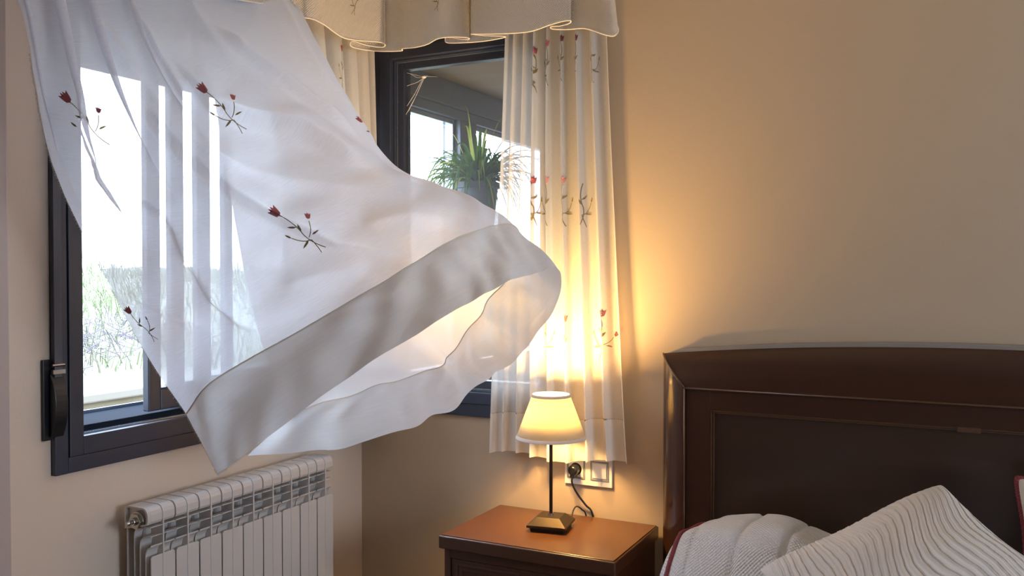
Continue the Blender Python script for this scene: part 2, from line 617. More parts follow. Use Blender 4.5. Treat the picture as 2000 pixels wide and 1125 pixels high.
# ------------------------------------------------------------------ back window
wb_ = thing('window_2', 'dark grey fixed window on the back wall looking onto the porch', 'window', (0.44, 0, 0.868))
del wb_['category']
wb_['kind'] = 'structure'
m = MB()
ring(m, 1, -0.016, -0.002, (BX0, BX1, WZ0, WZ1), (BX0 + 0.040, BX1 - 0.04, WZ0 + 0.042, WZ1 - 0.045))
ring(m, 1, -0.022, -0.002, (BX0 + 0.0405, BX1 - 0.0405, WZ0 + 0.0425, WZ1 - 0.0455), (BX0 + 0.083, BX1 - 0.083, WZ0 + 0.082, WZ1 - 0.082))
ring(m, 1, -0.0015, 0.10, (BX0 + 0.001, BX1 - 0.001, WZ0 + 0.001, WZ1 - 0.001), (BX0 + 0.088, BX1 - 0.088, WZ0 + 0.087, WZ1 - 0.087))
obj('window_frame', m, ALU, wb_, bevel=0.002)
m = MB()
ring(m, 1, 0.012, 0.045, (BX0 + 0.0885, BX1 - 0.0885, WZ0 + 0.0875, WZ1 - 0.0875), (BX0 + 0.118, BX1 - 0.118, WZ0 + 0.118, WZ1 - 0.115))
s_ = obj('sash', m, ALU, wb_, bevel=0.002)
m = MB()
ring(m, 1, 0.009, 0.0115, (BX0 + 0.089, BX1 - 0.089, WZ0 + 0.088, WZ1 - 0.088), (BX0 + 0.092, BX1 - 0.092, WZ0 + 0.091, WZ1 - 0.091))
obj('glazing_gasket', m, ALU_T, s_)
obj('pane', MB().box(BX0 + 0.118, BX1 - 0.118, 0.026, 0.031, WZ0 + 0.118, WZ1 - 0.115), GLASS2, wb_)
m = MB()
for a, b in (((0.185, 2.045), (0.31, 2.02)), ((0.185, 2.0), (0.27, 2.028)), ((0.18, 1.90), (0.262, 2.03)), ((0.19, 1.91), (0.255, 2.025)), ((0.185, 1.93), (0.25, 2.02)), ((0.2, 2.04), (0.25, 2.022))):
    m.tube([(a[0], 0.020, a[1]), ((a[0] + b[0]) / 2, 0.019, (a[1] + b[1]) / 2 - 0.006), (b[0], 0.020, b[1])], 0.0006, 4)
m.lathe([(0.0001, 2.018), (0.006, 2.02), (0.008, 2.024), (0.0001, 2.029)], 0.257, 0.017, 10)
tag(obj('cobweb', m, WEB), 'thin pale cobweb in the top left corner of the back window pane', 'cobweb')

# ------------------------------------------------------------------ outside: glazed porch behind the back wall
m = MB()
m.box(-0.10, 0.0, 0.12, 3.2, 2.045, 2.150)
m.box(-0.09, -0.01, 0.12, 3.2, 2.003, 2.045)
m.box(-0.10, 0.0, 0.12, 3.2, 0.80, 0.92)
for y0, y1 in ((0.12, 0.20), (0.72, 0.86), (1.62, 1.74), (2.5, 2.62)):
    m.box(-0.095, -0.003, y0, y1, 0.92, 2.003)
o = struct('window_4', m, PORCHF, 'blue grey framed glazing of the porch', bevel=0.004)
m = MB()
for y0, y1 in ((0.20, 0.72), (0.86, 1.62), (1.74, 2.5), (2.62, 3.18)):
    ring(m, 0, -0.07, -0.03, (y0 + 0.001, y1 - 0.001, 0.921, 2.0025), (y0 + 0.02, y1 - 0.02, 0.95, 1.982))
obj('sash', m, ALU_T, o, bevel=0.002)
struct('wall_porch', MB().box(-0.12, 0.0, 0.12, 3.2, 0.0, 0.80).box(0.0, 4.0, 3.2, 3.3, 0, 2.15).box(3.0, 3.1, 0.12, 3.2, 0, 2.15), PORCHC)
struct('ceiling_porch', MB().box(-0.25, 3.1, 0.121, 3.3, 2.151, 2.25), PORCHC)

# hanging spider plant
PX, PY, PZ = 0.135, 0.62, 1.72
ps = thing('plant_stand', 'dark plant stand in the porch under the spider plant', 'plant stand', (PX, PY, 0))
m = MB().lathe([(0.0001, 1.500), (0.10, 1.500), (0.10, 1.512), (0.0001, 1.512)], PX, PY, 24)
obj('plate', m, PORCHF, ps)
for k in range(3):
    a = 2 * PI * k / 3 + 0.4
    m = MB().tube([(PX + 0.085 * math.cos(a), PY + 0.085 * math.sin(a), 1.502), (PX + 0.115 * math.cos(a), PY + 0.115 * math.sin(a), 0.0)], 0.007, 8)
    obj('leg', m, PORCHF, ps)
pp = thing('potted_spider_plant', 'spider plant in a grey pot standing in the porch behind the back window', 'potted plant', (PX, PY, 1.5125))
m = MB().lathe([(0.0001, 1.5125), (0.062, 1.5125), (0.066, 1.52), (0.084, 1.69), (0.092, 1.692), (0.092, 1.715), (0.082, 1.715), (0.080, 1.695), (0.0001, 1.69)], PX, PY, 40)
obj('pot', m, POT, pp, smooth=False)
obj('soil', MB().lathe([(0.0001, 1.6955), (0.079, 1.6955), (0.0001, 1.703)], PX, PY, 24), SOIL, pp)
m = MB()
rl = random.Random(21)


def leaf(m, a, ln, lift, droop, w, mi):
    n_ = 14
    pts = []
    d = Vector((math.cos(a), math.sin(a), 0))
    side = Vector((-d.y, d.x, 0))
    for i in range(n_ + 1):
        t = i / n_
        p = Vector((PX, PY, 1.70)) + d * (0.012 + ln * t) + Vector((0, 0, lift * math.sin(min(1, t * 1.2) * PI / 2) - droop * t * t * t))
        pts.append(p)
    vs = []
    for i, p in enumerate(pts):
        t = i / n_
        ww = w * (0.55 + 0.45 * math.sin(PI * min(1, t * 1.3))) * (1 - t ** 3) + 0.0004
        vs += [p - side * ww + Vector((0, 0, ww * 0.5)), p, p + side * ww + Vector((0, 0, ww * 0.5))]
    fs = []
    for i in range(n_):
        b = i * 3
        fs += [(b, b + 1, b + 4, b + 3), (b + 1, b + 2, b + 5, b + 4)]
    m.add(vs, fs, mi)


for k in range(150):
    a = rl.uniform(0, 2 * PI)
    leaf(m, a, rl.uniform(0.16, 0.34), rl.uniform(0.05, 0.20), rl.uniform(0.05, 0.30), rl.uniform(0.0055, 0.0095), 1 if rl.random() < 0.25 else 0)
for a, ln, lf in ((3.3, 0.05, 0.34), (2.6, 0.11, 0.27), (0.5, 0.12, 0.29), (5.7, 0.02, 0.24), (1.2, 0.05, 0.25), (0.1, 0.04, 0.2), (3.6, 0.16, 0.25), (0.3, 0.18, 0.22)):
    leaf(m, a, ln, lf, 0.01, 0.0095, 1 if lf > 0.24 else 0)
for k in range(26):
    leaf(m, 3.2 + rl.uniform(-0.9, 0.7), rl.uniform(0.24, 0.34), rl.uniform(0.08, 0.17), rl.uniform(0.12, 0.32), rl.uniform(0.006, 0.009), 0)
for k in range(45):
    a = rl.uniform(0, 2 * PI)
    leaf(m, a, rl.uniform(0.05, 0.13), rl.uniform(0.02, 0.09), rl.uniform(0.06, 0.16), rl.uniform(0.006, 0.010), 0)
for k in range(5):
    a = PI + rl.uniform(-0.9, 0.9)
    d = Vector((math.cos(a), math.sin(a), 0))
    m.tube([Vector((PX, PY, 1.70)) + d * (0.26 * t) + Vector((0, 0, 0.13 * math.sin(t * PI * 0.7) - 0.16 * t * t)) for t in [i / 10 for i in range(11)]], 0.0018, 6, 1)
obj('foliage', m, [LEAF, LEAF_Y], pp)

# ------------------------------------------------------------------ outside: terrace, retaining wall, grassy bank
struct('ground', MB().box(-2.5, -0.25, -8, 8, -0.25, -0.1), TILE, 'pale terrace paving outside')
m = MB()
m.box(-2.78, -2.5, -8, 9, -0.25, 0.60)
o = struct('wall_garden', m, CONC, 'weathered concrete retaining wall below the grassy bank')
obj('coping', MB().box(-2.80, -2.48, -8, 9, 0.601, 0.655), CONC_T, o, bevel=0.01)


def bank_h(x, y):
    t = (-2.8 - x)
    return 0.60 + 0.78 * (1 - math.exp(-t / 1.9)) + 0.05 * math.sin(x * 2.1 + y * 1.3) * min(1, t) + 0.04 * math.sin(y * 3.1 + x)


m = MB()
m.grid(lambda u, v: (-2.79 - 12 * u ** 1.6, -5 + 17 * v, bank_h(-2.79 - 12 * u ** 1.6, -5 + 17 * v) - 0.02), 60, 90)
struct('ground_bank', m, EARTH, 'grassy bank rising outside the left window', smooth=True)
m = MB()
rg = random.Random(3)
for k in range(9000):
    t = rg.random() ** 1.4
    x = -2.98 - 5.5 * t
    y = rg.uniform(-1.2, 5.5) + t * 2.0
    h = rg.uniform(0.07, 0.22) * (0.7 + 0.6 * math.sin(x * 3 + y * 2) ** 2)
    a = rg.uniform(0, 2 * PI)
    z = bank_h(x, y) - 0.03
    lx, ly = math.cos(a) * h * rg.uniform(0.2, 0.9), math.sin(a) * h * rg.uniform(0.2, 0.9)
    w = rg.uniform(0.0025, 0.005)
    wx, wy = -math.sin(a + 0.7) * w, math.cos(a + 0.7) * w
    m.add([(x - wx, y - wy, z), (x + wx, y + wy, z), (x + lx * 0.4 + wx, y + ly * 0.4 + wy, z + h * 0.65), (x + lx * 0.4 - wx, y + ly * 0.4 - wy, z + h * 0.65), (x + lx, y + ly, z + h)],
          [(0, 1, 2, 3), (3, 2, 4)], 0 if rg.random() < (0.75 if math.sin(y * 2.2 + x) > -0.2 else 0.4) else 1)
tag(obj('wild_grass', m, [GRASS_G, GRASS_Y], fix=False), 'green and dry wild grass covering the bank outside', 'grass', kind='stuff')
m = MB()
for k in range(420):
    x = rg.uniform(-3.5, -3.0)
    y = rg.uniform(0.1, 2.4)
    z = bank_h(x, y) + rg.uniform(-0.02, 0.16)
    d = Vector((rg.uniform(-1, 1), rg.uniform(-1, 1), rg.uniform(-0.35, 0.7))).normalized()
    ln = rg.uniform(0.10, 0.32)
    c = Vector((rg.uniform(-1, 1), rg.uniform(-1, 1), -0.6)) * 0.05
    p = Vector((x, y, z))
    m.tube([p, p + d * ln * 0.35 + c * 0.6, p + d * ln * 0.7 + c * 0.8, p + d * ln + c * -0.2], rg.uniform(0.0015, 0.003), 4)
tag(obj('dry_bramble', m, TWIG, fix=False), 'tangle of dry grey brambles on the bank above the concrete wall', 'bramble', kind='stuff')

# ------------------------------------------------------------------ radiator
ra = thing('radiator', 'white aluminium ribbed radiator on the left wall under the window', 'radiator', (0.03, -0.68, 0.09))
RY0, RSW = -1.044, 0.0809


HEAD = [(0.036, 0.698), (0.036, 0.748), (0.039, 0.755), (0.046, 0.757), (0.103, 0.757), (0.111, 0.754), (0.116, 0.748), (0.119, 0.739), (0.119, 0.722), (0.115, 0.715), (0.106, 0.712)]


def radiator_section(y0):
    m = MB()
    yc = y0 + RSW / 2
    g = 0.0022
    # header casting, rounded in front
    pr = HEAD
    m.extrude(pr, 1, y0 + g, y0 + RSW - g)
    # centre rib proud of the header and front plate
    rib = [(0.032, 0.705), (0.034, 0.750), (0.044, 0.7595), (0.104, 0.7592), (0.112, 0.7565), (0.118, 0.750), (0.1215, 0.740), (0.1215, 0.12), (0.050, 0.12), (0.050, 0.70)]
    m.extrude(rib, 1, yc - 0.0022, yc + 0.0022)
    # front plate, rounded upper corners
    yl, yr = y0 + g, y0 + RSW - g
    c = 0.005
    m.extrude([(yl, 0.11), (yr, 0.11), (yr, 0.634 - c), (yr - c, 0.634), (yl + c, 0.634), (yl, 0.634 - c)], 0, 0.1165, 0.120)
    # curved fins ending in louvres
    for xv, zt in ((0.098, 0.661), (0.078, 0.684), (0.058, 0.707)):
        r = 0.028
        o_ = [(xv, 0.12), (xv, zt - r)] + [(xv + r * (1 - math.cos(a)), zt - r + r * math.sin(a)) for a in [R(q) for q in (18, 36, 54, 72)]] + [(min(0.117, xv + r + 0.002), zt), (0.1185, zt + 0.001)]
        th = 0.0022
        i_ = [(0.1185, zt + 0.001 - th), (min(0.117, xv + r + 0.002), zt - th)] + [(xv + th + (r - th) * (1 - math.cos(a)), zt - r + (r - th) * math.sin(a)) for a in [R(q) for q in (72, 54, 36, 18)]] + [(xv + th, zt - r), (xv + th, 0.12)]
        m.extrude(o_ + i_, 1, y0 + g, y0 + RSW - g)
    # back plate and water tube
    m.box(0.032, 0.036, y0 + g, y0 + RSW - g, 0.11, 0.742)
    m.tube([(0.065, yc, 0.12), (0.065, yc, 0.70)], 0.014, 12)
    m.box(0.045, 0.10, y0 + g, y0 + RSW - g, 0.095, 0.118)
    return m


sec0 = None
for k in range(9):
    if sec0 is None:
        sec0 = obj('radiator_section', radiator_section(RY0), RAD, ra, bevel=0.0012)
        c = sec0
    else:
        c = sec0.copy()
        sc.collection.objects.link(c)
        c.parent = ra
        c.location = (0, k * RSW, 0)
m = MB()
hc = (0.078, 0.730)
inn = [(hc[0] + (x - hc[0]) * 0.88, hc[1] + (z - hc[1]) * 0.84) for x, z in HEAD]
q_ = len(HEAD)
m.add([(x, RY0 - 0.007, z) for x, z in HEAD] + [(x, RY0 - 0.007, z) for x, z in inn] + [(x, RY0 + 0.002, z) for x, z in HEAD] + [(x, RY0 + 0.002, z) for x, z in inn],
      [f for i in range(q_) for j in [(i + 1) % q_] for f in ((i, j, q_ + j, q_ + i), (i, j, 2 * q_ + j, 2 * q_ + i), (q_ + i, q_ + j, 3 * q_ + j, 3 * q_ + i))])
obj('header_end', m, RAD, ra)
m = MB().tube([(0.078, RY0 + 0.004, 0.725), (0.078, RY0 + 9 * RSW - 0.004, 0.725)], 0.019, 16)
obj('manifold', m, RAD_D, ra, smooth=False)
m = MB().tube([(0.078, RY0 + 0.004, 0.107), (0.078, RY0 + 9 * RSW - 0.004, 0.107)], 0.009, 12)
obj('manifold', m, RAD_D, ra, smooth=False)
m = MB()
m.tube([(0.078, RY0 - 0.006, 0.722), (0.078, RY0 + 0.003, 0.722)], 0.0235, 20)
m.tube([(0.078, RY0 - 0.013, 0.722), (0.078, RY0 - 0.006, 0.722)], 0.0205, 6)
m.tube([(0.078, RY0 - 0.020, 0.722), (0.078, RY0 - 0.013, 0.722)], 0.010, 16)
m.tube([(0.078, RY0 - 0.036, 0.722), (0.078, RY0 - 0.020, 0.722)], 0.0055, 12)
m.tube([(0.078, RY0 - 0.033, 0.722), (0.078, RY0 - 0.030, 0.722)], 0.007, 12)
obj('bleed_valve', m, STEEL, ra, bevel=0.0008)
for y in (-0.92, -0.44):
    for z in (0.16, 0.66):
        obj('wall_bracket', MB().box(0.0005, 0.033, y - 0.01, y + 0.01, z, z + 0.03), RAD, ra)

# ------------------------------------------------------------------ nightstand
ns = thing('nightstand', 'reddish brown wooden nightstand under the table lamp beside the bed', 'nightstand', (0.84, -0.21, 0))
NX0, NX1, NY0, NY1 = 0.566, 1.113, -0.398, -0.015
m = MB().box(NX0, NX1, NY0, NY1, 0.540, 0.5775)
obj('frame_top', m, WOODB, ns, bevel=0.004, seg=3)
m = MB().box(NX0 + 0.006, NX1 - 0.006, NY0 + 0.006, NY1 - 0.003, 0.5778, 0.580)
obj('top', m, WOODT, ns, bevel=0.001)
m = MB()
m.box(NX0 + 0.012, NX0 + 0.032, NY0 + 0.014, NY1, 0.06, 0.5395)
m.box(NX1 - 0.032, NX1 - 0.012, NY0 + 0.014, NY1, 0.06, 0.5395)
m.box(NX0 + 0.032, NX1 - 0.032, NY1 - 0.012, NY1, 0.06, 0.5395)
m.box(NX0 + 0.032, NX1 - 0.032, NY0 + 0.014, NY1 - 0.012, 0.06, 0.08)
m.box(NX0 + 0.032, NX1 - 0.032, NY0 + 0.0141, NY1 - 0.012, 0.512, 0.5395)
obj('body', m, WOODB, ns, bevel=0.002)
for zt in (0.510, 0.355, 0.200):
    m = MB()
    m.box(NX0 + 0.034, NX1 - 0.034, NY0 + 0.0185, NY0 + 0.035, zt - 0.150, zt)
    xm = (NX0 + NX1) / 2
    for a, b in ((NX0 + 0.050, xm - 0.018), (xm + 0.018, NX1 - 0.050)):
        ring(m, 1, NY0 + 0.0125, NY0 + 0.0184, (a, b, zt - 0.138, zt - 0.010), (a + 0.008, b - 0.008, zt - 0.130, zt - 0.018))
        ring(m, 1, NY0 + 0.0155, NY0 + 0.0184, (a + 0.0082, b - 0.0082, zt - 0.1298, zt - 0.0182), (a + 0.022, b - 0.022, zt - 0.116, zt - 0.032))
    d = obj('drawer', m, WOODB, ns, bevel=0.0015)
    obj('knob', MB().lathe([(0.0001, 0), (0.006, 0), (0.006, 0.001), (0.0001, 0.001)], 0, 0, 8) and MB().tube([(xm, NY0 + 0.0183, zt - 0.075), (xm, NY0 + 0.004, zt - 0.075), (xm, NY0 - 0.002, zt - 0.075), (xm, NY0 - 0.008, zt - 0.075)], lambda t: 0.006 if t < 0.5 else (0.013 if t < 0.9 else 0.009), 16), BRONZE, d)
for x, y in ((NX0 + 0.03, NY0 + 0.04), (NX1 - 0.03, NY0 + 0.04), (NX0 + 0.03, NY1 - 0.03), (NX1 - 0.03, NY1 - 0.03)):
    obj('foot', MB().lathe([(0.0001, 0.0), (0.016, 0.0), (0.02, 0.03), (0.018, 0.0598), (0.0001, 0.0598)], x, y, 16), WOODB, ns)

# ------------------------------------------------------------------ table lamp
LX, LY, LZ = 0.833, -0.189, 0.5802
tl = thing('table_lamp', 'lit bedside table lamp with cream conical shade on the nightstand', 'lamp', (LX, LY, LZ))
m = MB()
rot = R(9)


def rq(h, z):
    return [(LX + h * (cx * math.cos(rot) - cy * math.sin(rot)), LY + h * (cx * math.sin(rot) + cy * math.cos(rot)), z) for cx, cy in ((-1, -1), (1, -1), (1, 1), (-1, 1))]


lv = [(0.050, LZ), (0.052, LZ + 0.010), (0.0595, LZ + 0.012), (0.060, LZ + 0.019), (0.035, LZ + 0.040)]
vs = []
for h, z in lv:
    vs += rq(h, z)
fs = [(3, 2, 1, 0), tuple(16 + k for k in range(4))]
for i in range(len(lv) - 1):
    for k in range(4):
        fs.append((i * 4 + k, i * 4 + (k + 1) % 4, (i + 1) * 4 + (k + 1) % 4, (i + 1) * 4 + k))
m.add(vs, fs)
obj('base', m, BRONZE, tl, bevel=0.0012)
m = MB().tube([(LX, LY, LZ + 0.040), (LX, LY, LZ + 0.046)], 0.0085, 20)
obj('collar', m, STEEL, tl)
m = MB().tube([(LX, LY, LZ + 0.046), (LX, LY, LZ + 0.27)], 0.0052, 14)
obj('pole', m, POLE, tl, smooth=False)
m = MB().tube([(LX, LY, LZ + 0.262), (LX, LY, LZ + 0.328)], 0.013, 16)
obj('bulb_holder', m, SOCK, tl)
SB, ST = LZ + 0.272, LZ + 0.402
RB, RT_ = 0.1045, 0.0555
BULB = bpy.data.materials.new('glowing_bulb')
BULB.use_nodes = True
b = BULB.node_tree.nodes['Principled BSDF']
b.inputs['Emission Color'].default_value = (1, 0.62, 0.26, 1)
b.inputs['Emission Strength'].default_value = 25
m = MB().lathe([(0.0001, LZ + 0.3285), (0.011, LZ + 0.329), (0.014, LZ + 0.340), (0.020, LZ + 0.356), (0.0205, LZ + 0.366), (0.017, LZ + 0.378), (0.008, LZ + 0.385), (0.0001, LZ + 0.386)], LX, LY, 24)
obj('bulb', m, BULB, tl, smooth=True)
m = MB().lathe([(RB, SB), (RT_, ST)], LX, LY, 72)
obj('lamp_shade', m, SHADE, tl, smooth=True, solid=0.0008, fix=False)
m = MB().lathe([(RB + 0.0012, SB - 0.001), (RB + 0.0016, SB + 0.001), (RB - 0.0020, SB + 0.0085), (RB - 0.0035, SB + 0.0085), (RB - 0.0008, SB - 0.001), (RB + 0.0012, SB - 0.001)], LX, LY, 72)
obj('shade_trim', m, TRIM, tl, smooth=True)
m = MB().lathe([(RT_ + 0.0012, ST + 0.001), (RT_ + 0.0042, ST - 0.007), (RT_ + 0.0022, ST - 0.007), (RT_ - 0.0008, ST + 0.001), (RT_ + 0.0012, ST + 0.001)], LX, LY, 72)
obj('shade_trim', m, TRIM, tl, smooth=True)
m = MB()
for k in range(3):
    a = 2 * PI * k / 3
    m.tube([(LX + 0.013 * math.cos(a), LY + 0.013 * math.sin(a), LZ + 0.285), (LX + (RB - 0.006) * math.cos(a), LY + (RB - 0.006) * math.sin(a), LZ + 0.277)], 0.001, 6)
obj('shade_carrier', m, POLE, tl)
pl_ = bpy.data.lights.new('lamp_glow', 'POINT')
pl_.energy = 52
pl_.color = (1.0, 0.59, 0.19)
pl_.shadow_soft_size = 0.026
plo = bpy.data.objects.new('lamp_glow', pl_)
sc.collection.objects.link(plo)
plo.parent = tl
plo.location = (0, 0, 0.366)
sl_ = bpy.data.lights.new('lamp_upward_glow', 'SPOT')
sl_.energy = 105
sl_.color = (1.0, 0.59, 0.19)
sl_.spot_size = R(150)
sl_.spot_blend = 1.0
sl_.shadow_soft_size = 0.026
slo = bpy.data.objects.new('lamp_upward_glow', sl_)
sc.collection.objects.link(slo)
slo.parent = tl
slo.location = (0, 0, 0.374)
slo.rotation_euler = (PI, 0, 0)

# lamp cord with its plug
SX, SZ = 0.8395, 0.724
cd = thing('power_cord', 'black lamp cord running from the lamp base behind the nightstand to the wall plug', 'cord', (0.87, -0.06, LZ))


def spline(pts, n_=10):
    out = []
    P = [Vector(p) for p in pts]
    P = [P[0] * 2 - P[1]] + P + [P[-1] * 2 - P[-2]]
    for i in range(1, len(P) - 2):
        for k in range(n_):
            t = k / n_
            out.append(0.5 * ((2 * P[i]) + (-P[i - 1] + P[i + 1]) * t + (2 * P[i - 1] - 5 * P[i] + 4 * P[i + 1] - P[i + 2]) * t * t + (-P[i - 1] + 3 * P[i] - 3 * P[i + 1] + P[i + 2]) * t ** 3))
    out.append(P[-2])
    return out


p0 = Vector((LX + 0.062, LY + 0.012, LZ + 0.012))
m = MB().tube(spline([(0.866, -0.137, 0.594), (0.866, -0.115, 0.592), (0.862, -0.085, 0.612), (0.862, -0.058, 0.618), (0.868, -0.032, 0.603), (0.874, -0.0075, 0.572), (0.885, -0.0065, 0.45)]), 0.0024, 8)
m.tube(spline([(SX, -0.040, SZ - 0.016), (SX, -0.042, SZ - 0.038), (SX + 0.010, -0.030, SZ - 0.07), (SX + 0.034, -0.014, SZ - 0.11), (0.893, -0.0075, 0.590), (0.902, -0.0065, 0.52), (0.90, -0.0065, 0.43), (0.89, -0.0065, 0.41), (0.885, -0.0065, 0.45)]), 0.0033, 8)
obj('cord', m, BLACKP, cd, smooth=True)
m = MB().tube([(SX, -0.012, SZ), (SX, -0.040, SZ), (SX, -0.046, SZ)], lambda t: 0.0165 if t < 0.9 else 0.012, 24)
m.box(SX - 0.008, SX + 0.008, -0.043, -0.018, SZ - 0.024, SZ - 0.010)
obj('plug', m, BLACKP, cd, bevel=0.002)

# socket and switch plate
sp = thing('wall_socket_plate', 'white double wall plate with socket and switch above the nightstand', 'socket', (0.88, 0, 0.712))
PX0, PX1, PZ0, PZ1 = 0.800, 0.960, 0.674, 0.762
obj('plate', MB().box(PX0, PX1, -0.009, -0.0005, PZ0, PZ1), SOCK, sp, bevel=0.002)
SWX = 0.9185
for cx in (SX, SWX):
    m = MB()
    ring(m, 1, -0.0115, -0.0092, (cx - 0.0305, cx + 0.0305, SZ - 0.0305, SZ + 0.0305), (cx - 0.0255, cx + 0.0255, SZ - 0.0255, SZ + 0.0255))
    obj('trim_ring', m, SOCKG, sp, bevel=0.0006)
m = MB().box(SWX - 0.0235, SWX + 0.0235, -0.0125, -0.0092, SZ - 0.0235, SZ + 0.0235)
obj('switch_rocker', m, SOCK, sp, bevel=0.001)
m = MB()
for k in range(32):
    a0, a1 = 2 * PI * k / 32, 2 * PI * (k + 1) / 32

    def sq(a):
        c, s = math.cos(a), math.sin(a)
        q = 0.0245 / max(abs(c), abs(s))
        return SX + q * c, SZ + q * s
    o0, o1 = sq(a0), sq(a1)
    r = 0.0195
    i0, i1 = (SX + r * math.cos(a0), SZ + r * math.sin(a0)), (SX + r * math.cos(a1), SZ + r * math.sin(a1))
    m.add([(o0[0], -0.0118, o0[1]), (o1[0], -0.0118, o1[1]), (i1[0], -0.0118, i1[1]), (i0[0], -0.0118, i0[1]), (i0[0], -0.0092, i0[1]), (i1[0], -0.0092, i1[1])], [(0, 1, 2, 3), (3, 2, 5, 4)])
obj('socket_insert', m, SOCK, sp)
obj('socket_well', MB().tube([(SX, -0.0094, SZ), (SX, -0.0100, SZ)], 0.0193, 32), BLACKP, sp)

# ------------------------------------------------------------------ headboard and bed
hb = thing('bed', 'wooden double bed with dark mahogany arched headboard against the back wall', 'bed', (2.0, -1.0, 0))
HX0, HX1 = 1.135, 2.865
HC = 2.0


def ztop(x):
    return 1.152 - 0.046 * ((x - HC) / (HX1 - HC)) ** 2


IX0, IX1, IZT, FD, BD = 1.212, 2.788, 1.012, -0.090, -0.045
m = MB()
nn = 40
# backing slab, its raised grey top edge drawn as the wall's shadow band
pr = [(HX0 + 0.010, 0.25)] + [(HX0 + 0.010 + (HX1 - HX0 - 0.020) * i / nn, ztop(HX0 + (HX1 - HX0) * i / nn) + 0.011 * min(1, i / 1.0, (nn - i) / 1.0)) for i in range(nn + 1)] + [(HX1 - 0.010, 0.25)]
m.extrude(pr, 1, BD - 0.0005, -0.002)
obj('shadow_backing_board', m, BACK_SHADOW, hb, bevel=0.002)


def cov(s_, o_, i_):
    a = s_ * PI / 2
    y = BD + (FD - BD) * math.sin(a)
    w = 1 - math.cos(a)
    w = 0.35 * s_ + 0.65 * w
    return o_ + (i_ - o_) * w, y


# top moulding
m = MB()


def topf(u, v):
    xo = HX0 + (HX1 - HX0) * u
    xi = IX0 + (IX1 - IX0) * u
    zo = ztop(xo)
    w, y = cov(v, 0, 1)
    return (xo + (xi - xo) * w, y, zo + (IZT - zo) * w)


m.grid(topf, 60, 14)
obj('top_moulding', m, WOODH, hb, smooth=True)
for nm, xo, xi in (('side_moulding', HX0, IX0), ('side_moulding', HX1, IX1)):
    m = MB()

    def sf(u, v, xo=xo, xi=xi):
        w, y = cov(v, 0, 1)
        zt = ztop(xo) + (IZT - ztop(xo)) * w
        return (xo + (xi - xo) * w, y, 0.0 + zt * u)
    m.grid(sf, 40, 14)
    obj(nm, m, WOOD, hb, smooth=True)
# mitre cord and inner lip
m = MB()
for xo, xi in ((HX0, IX0), (HX1, IX1)):
    pts = []
    for k in range(15):
        w, y = cov(k / 14, 0, 1)
        pts.append((xo + (xi - xo) * w, y - 0.0015, ztop(xo) + (IZT - ztop(xo)) * w))
    m.tube(pts, 0.0028, 8)
m.tube([(IX0, FD, 0.25), (IX0, FD, IZT), (IX0 + 0.001, FD, IZT)], 0.003, 8)
m.tube([(IX0, FD, IZT), (IX1, FD, IZT)], 0.003, 8)
m.tube([(IX1, FD, IZT), (IX1, FD, 0.25)], 0.003, 8)
obj('mitre_bead', m, BEAD, hb, smooth=True)
# flat inner frame
m = MB()
FX0, FX1, FZT = 1.285, 2.715, 0.953
m.box(IX0 + 0.002, FX0, FD + 0.006, FD + 0.02, 0.25, IZT - 0.002)
m.box(FX1, IX1 - 0.002, FD + 0.006, FD + 0.02, 0.25, IZT - 0.002)
m.box(FX0, FX1, FD + 0.0061, FD + 0.02, FZT, IZT - 0.002)
obj('inner_frame', m, WOODH, hb, bevel=0.001)
m = MB()
for q, (d, y) in enumerate(((0, 0.009), (0.0055, 0.014))):
    a, b_, z = FX0 + d, FX1 - d, FZT - d
    m.box(a, a + 0.005, FD + y, FD + 0.03, 0.25, z)
    m.box(b_ - 0.005, b_, FD + y, FD + 0.03, 0.25, z)
    m.box(a + 0.005, b_ - 0.005, FD + y, FD + 0.03, z - 0.005, z)
obj('panel_bead', m, BEAD, hb, bevel=0.0012)
obj('panel', MB().box(FX0 + 0.01, FX1 - 0.01, FD + 0.022, FD + 0.03, 0.25, FZT - 0.01), PANEL, hb)
obj('catch_plate', MB().box(1.92, 1.973, FD + 0.006, FD + 0.0089, FZT - 0.0125, FZT + 0.001), BEAD, hb, bevel=0.001)
# bed body
m = MB()
m.box(1.27, 1.30, -2.1, FD - 0.005, 0.12, 0.34)
m.box(2.70, 2.73, -2.1, FD - 0.005, 0.12, 0.34)
m.box(1.27, 2.73, -2.13, -2.10, 0.0, 0.40)
m.box(1.30, 2.70, -2.1, FD - 0.005, 0.28, 0.31)
obj('bed_frame', m, WOODH, hb, bevel=0.003)
obj('mattress', MB().box(1.31, 2.69, -2.09, FD - 0.02, 0.312, 0.48), PILLOW2, hb, bevel=0.03)

# quilt
QE = 1.250


def smooth(a, b, x):
    t = max(0, min(1, (x - a) / (b - a)))
    return t * t * (3 - 2 * t)


def q_top(x, y):
    """height of the quilt: a pillow lies under it near the headboard"""
    t = smooth(-0.66, -0.36, y) * (1 - smooth(-0.26, -0.10, y) ** 2 * 0.8)
    bul = 0.214 * t * (0.93 + 0.07 * math.sin(x * 9)) * (1 - 0.25 * smooth(1.5, 1.72, x) - 0.65 * smooth(1.88, 2.06, x))
    return 0.500 + bul


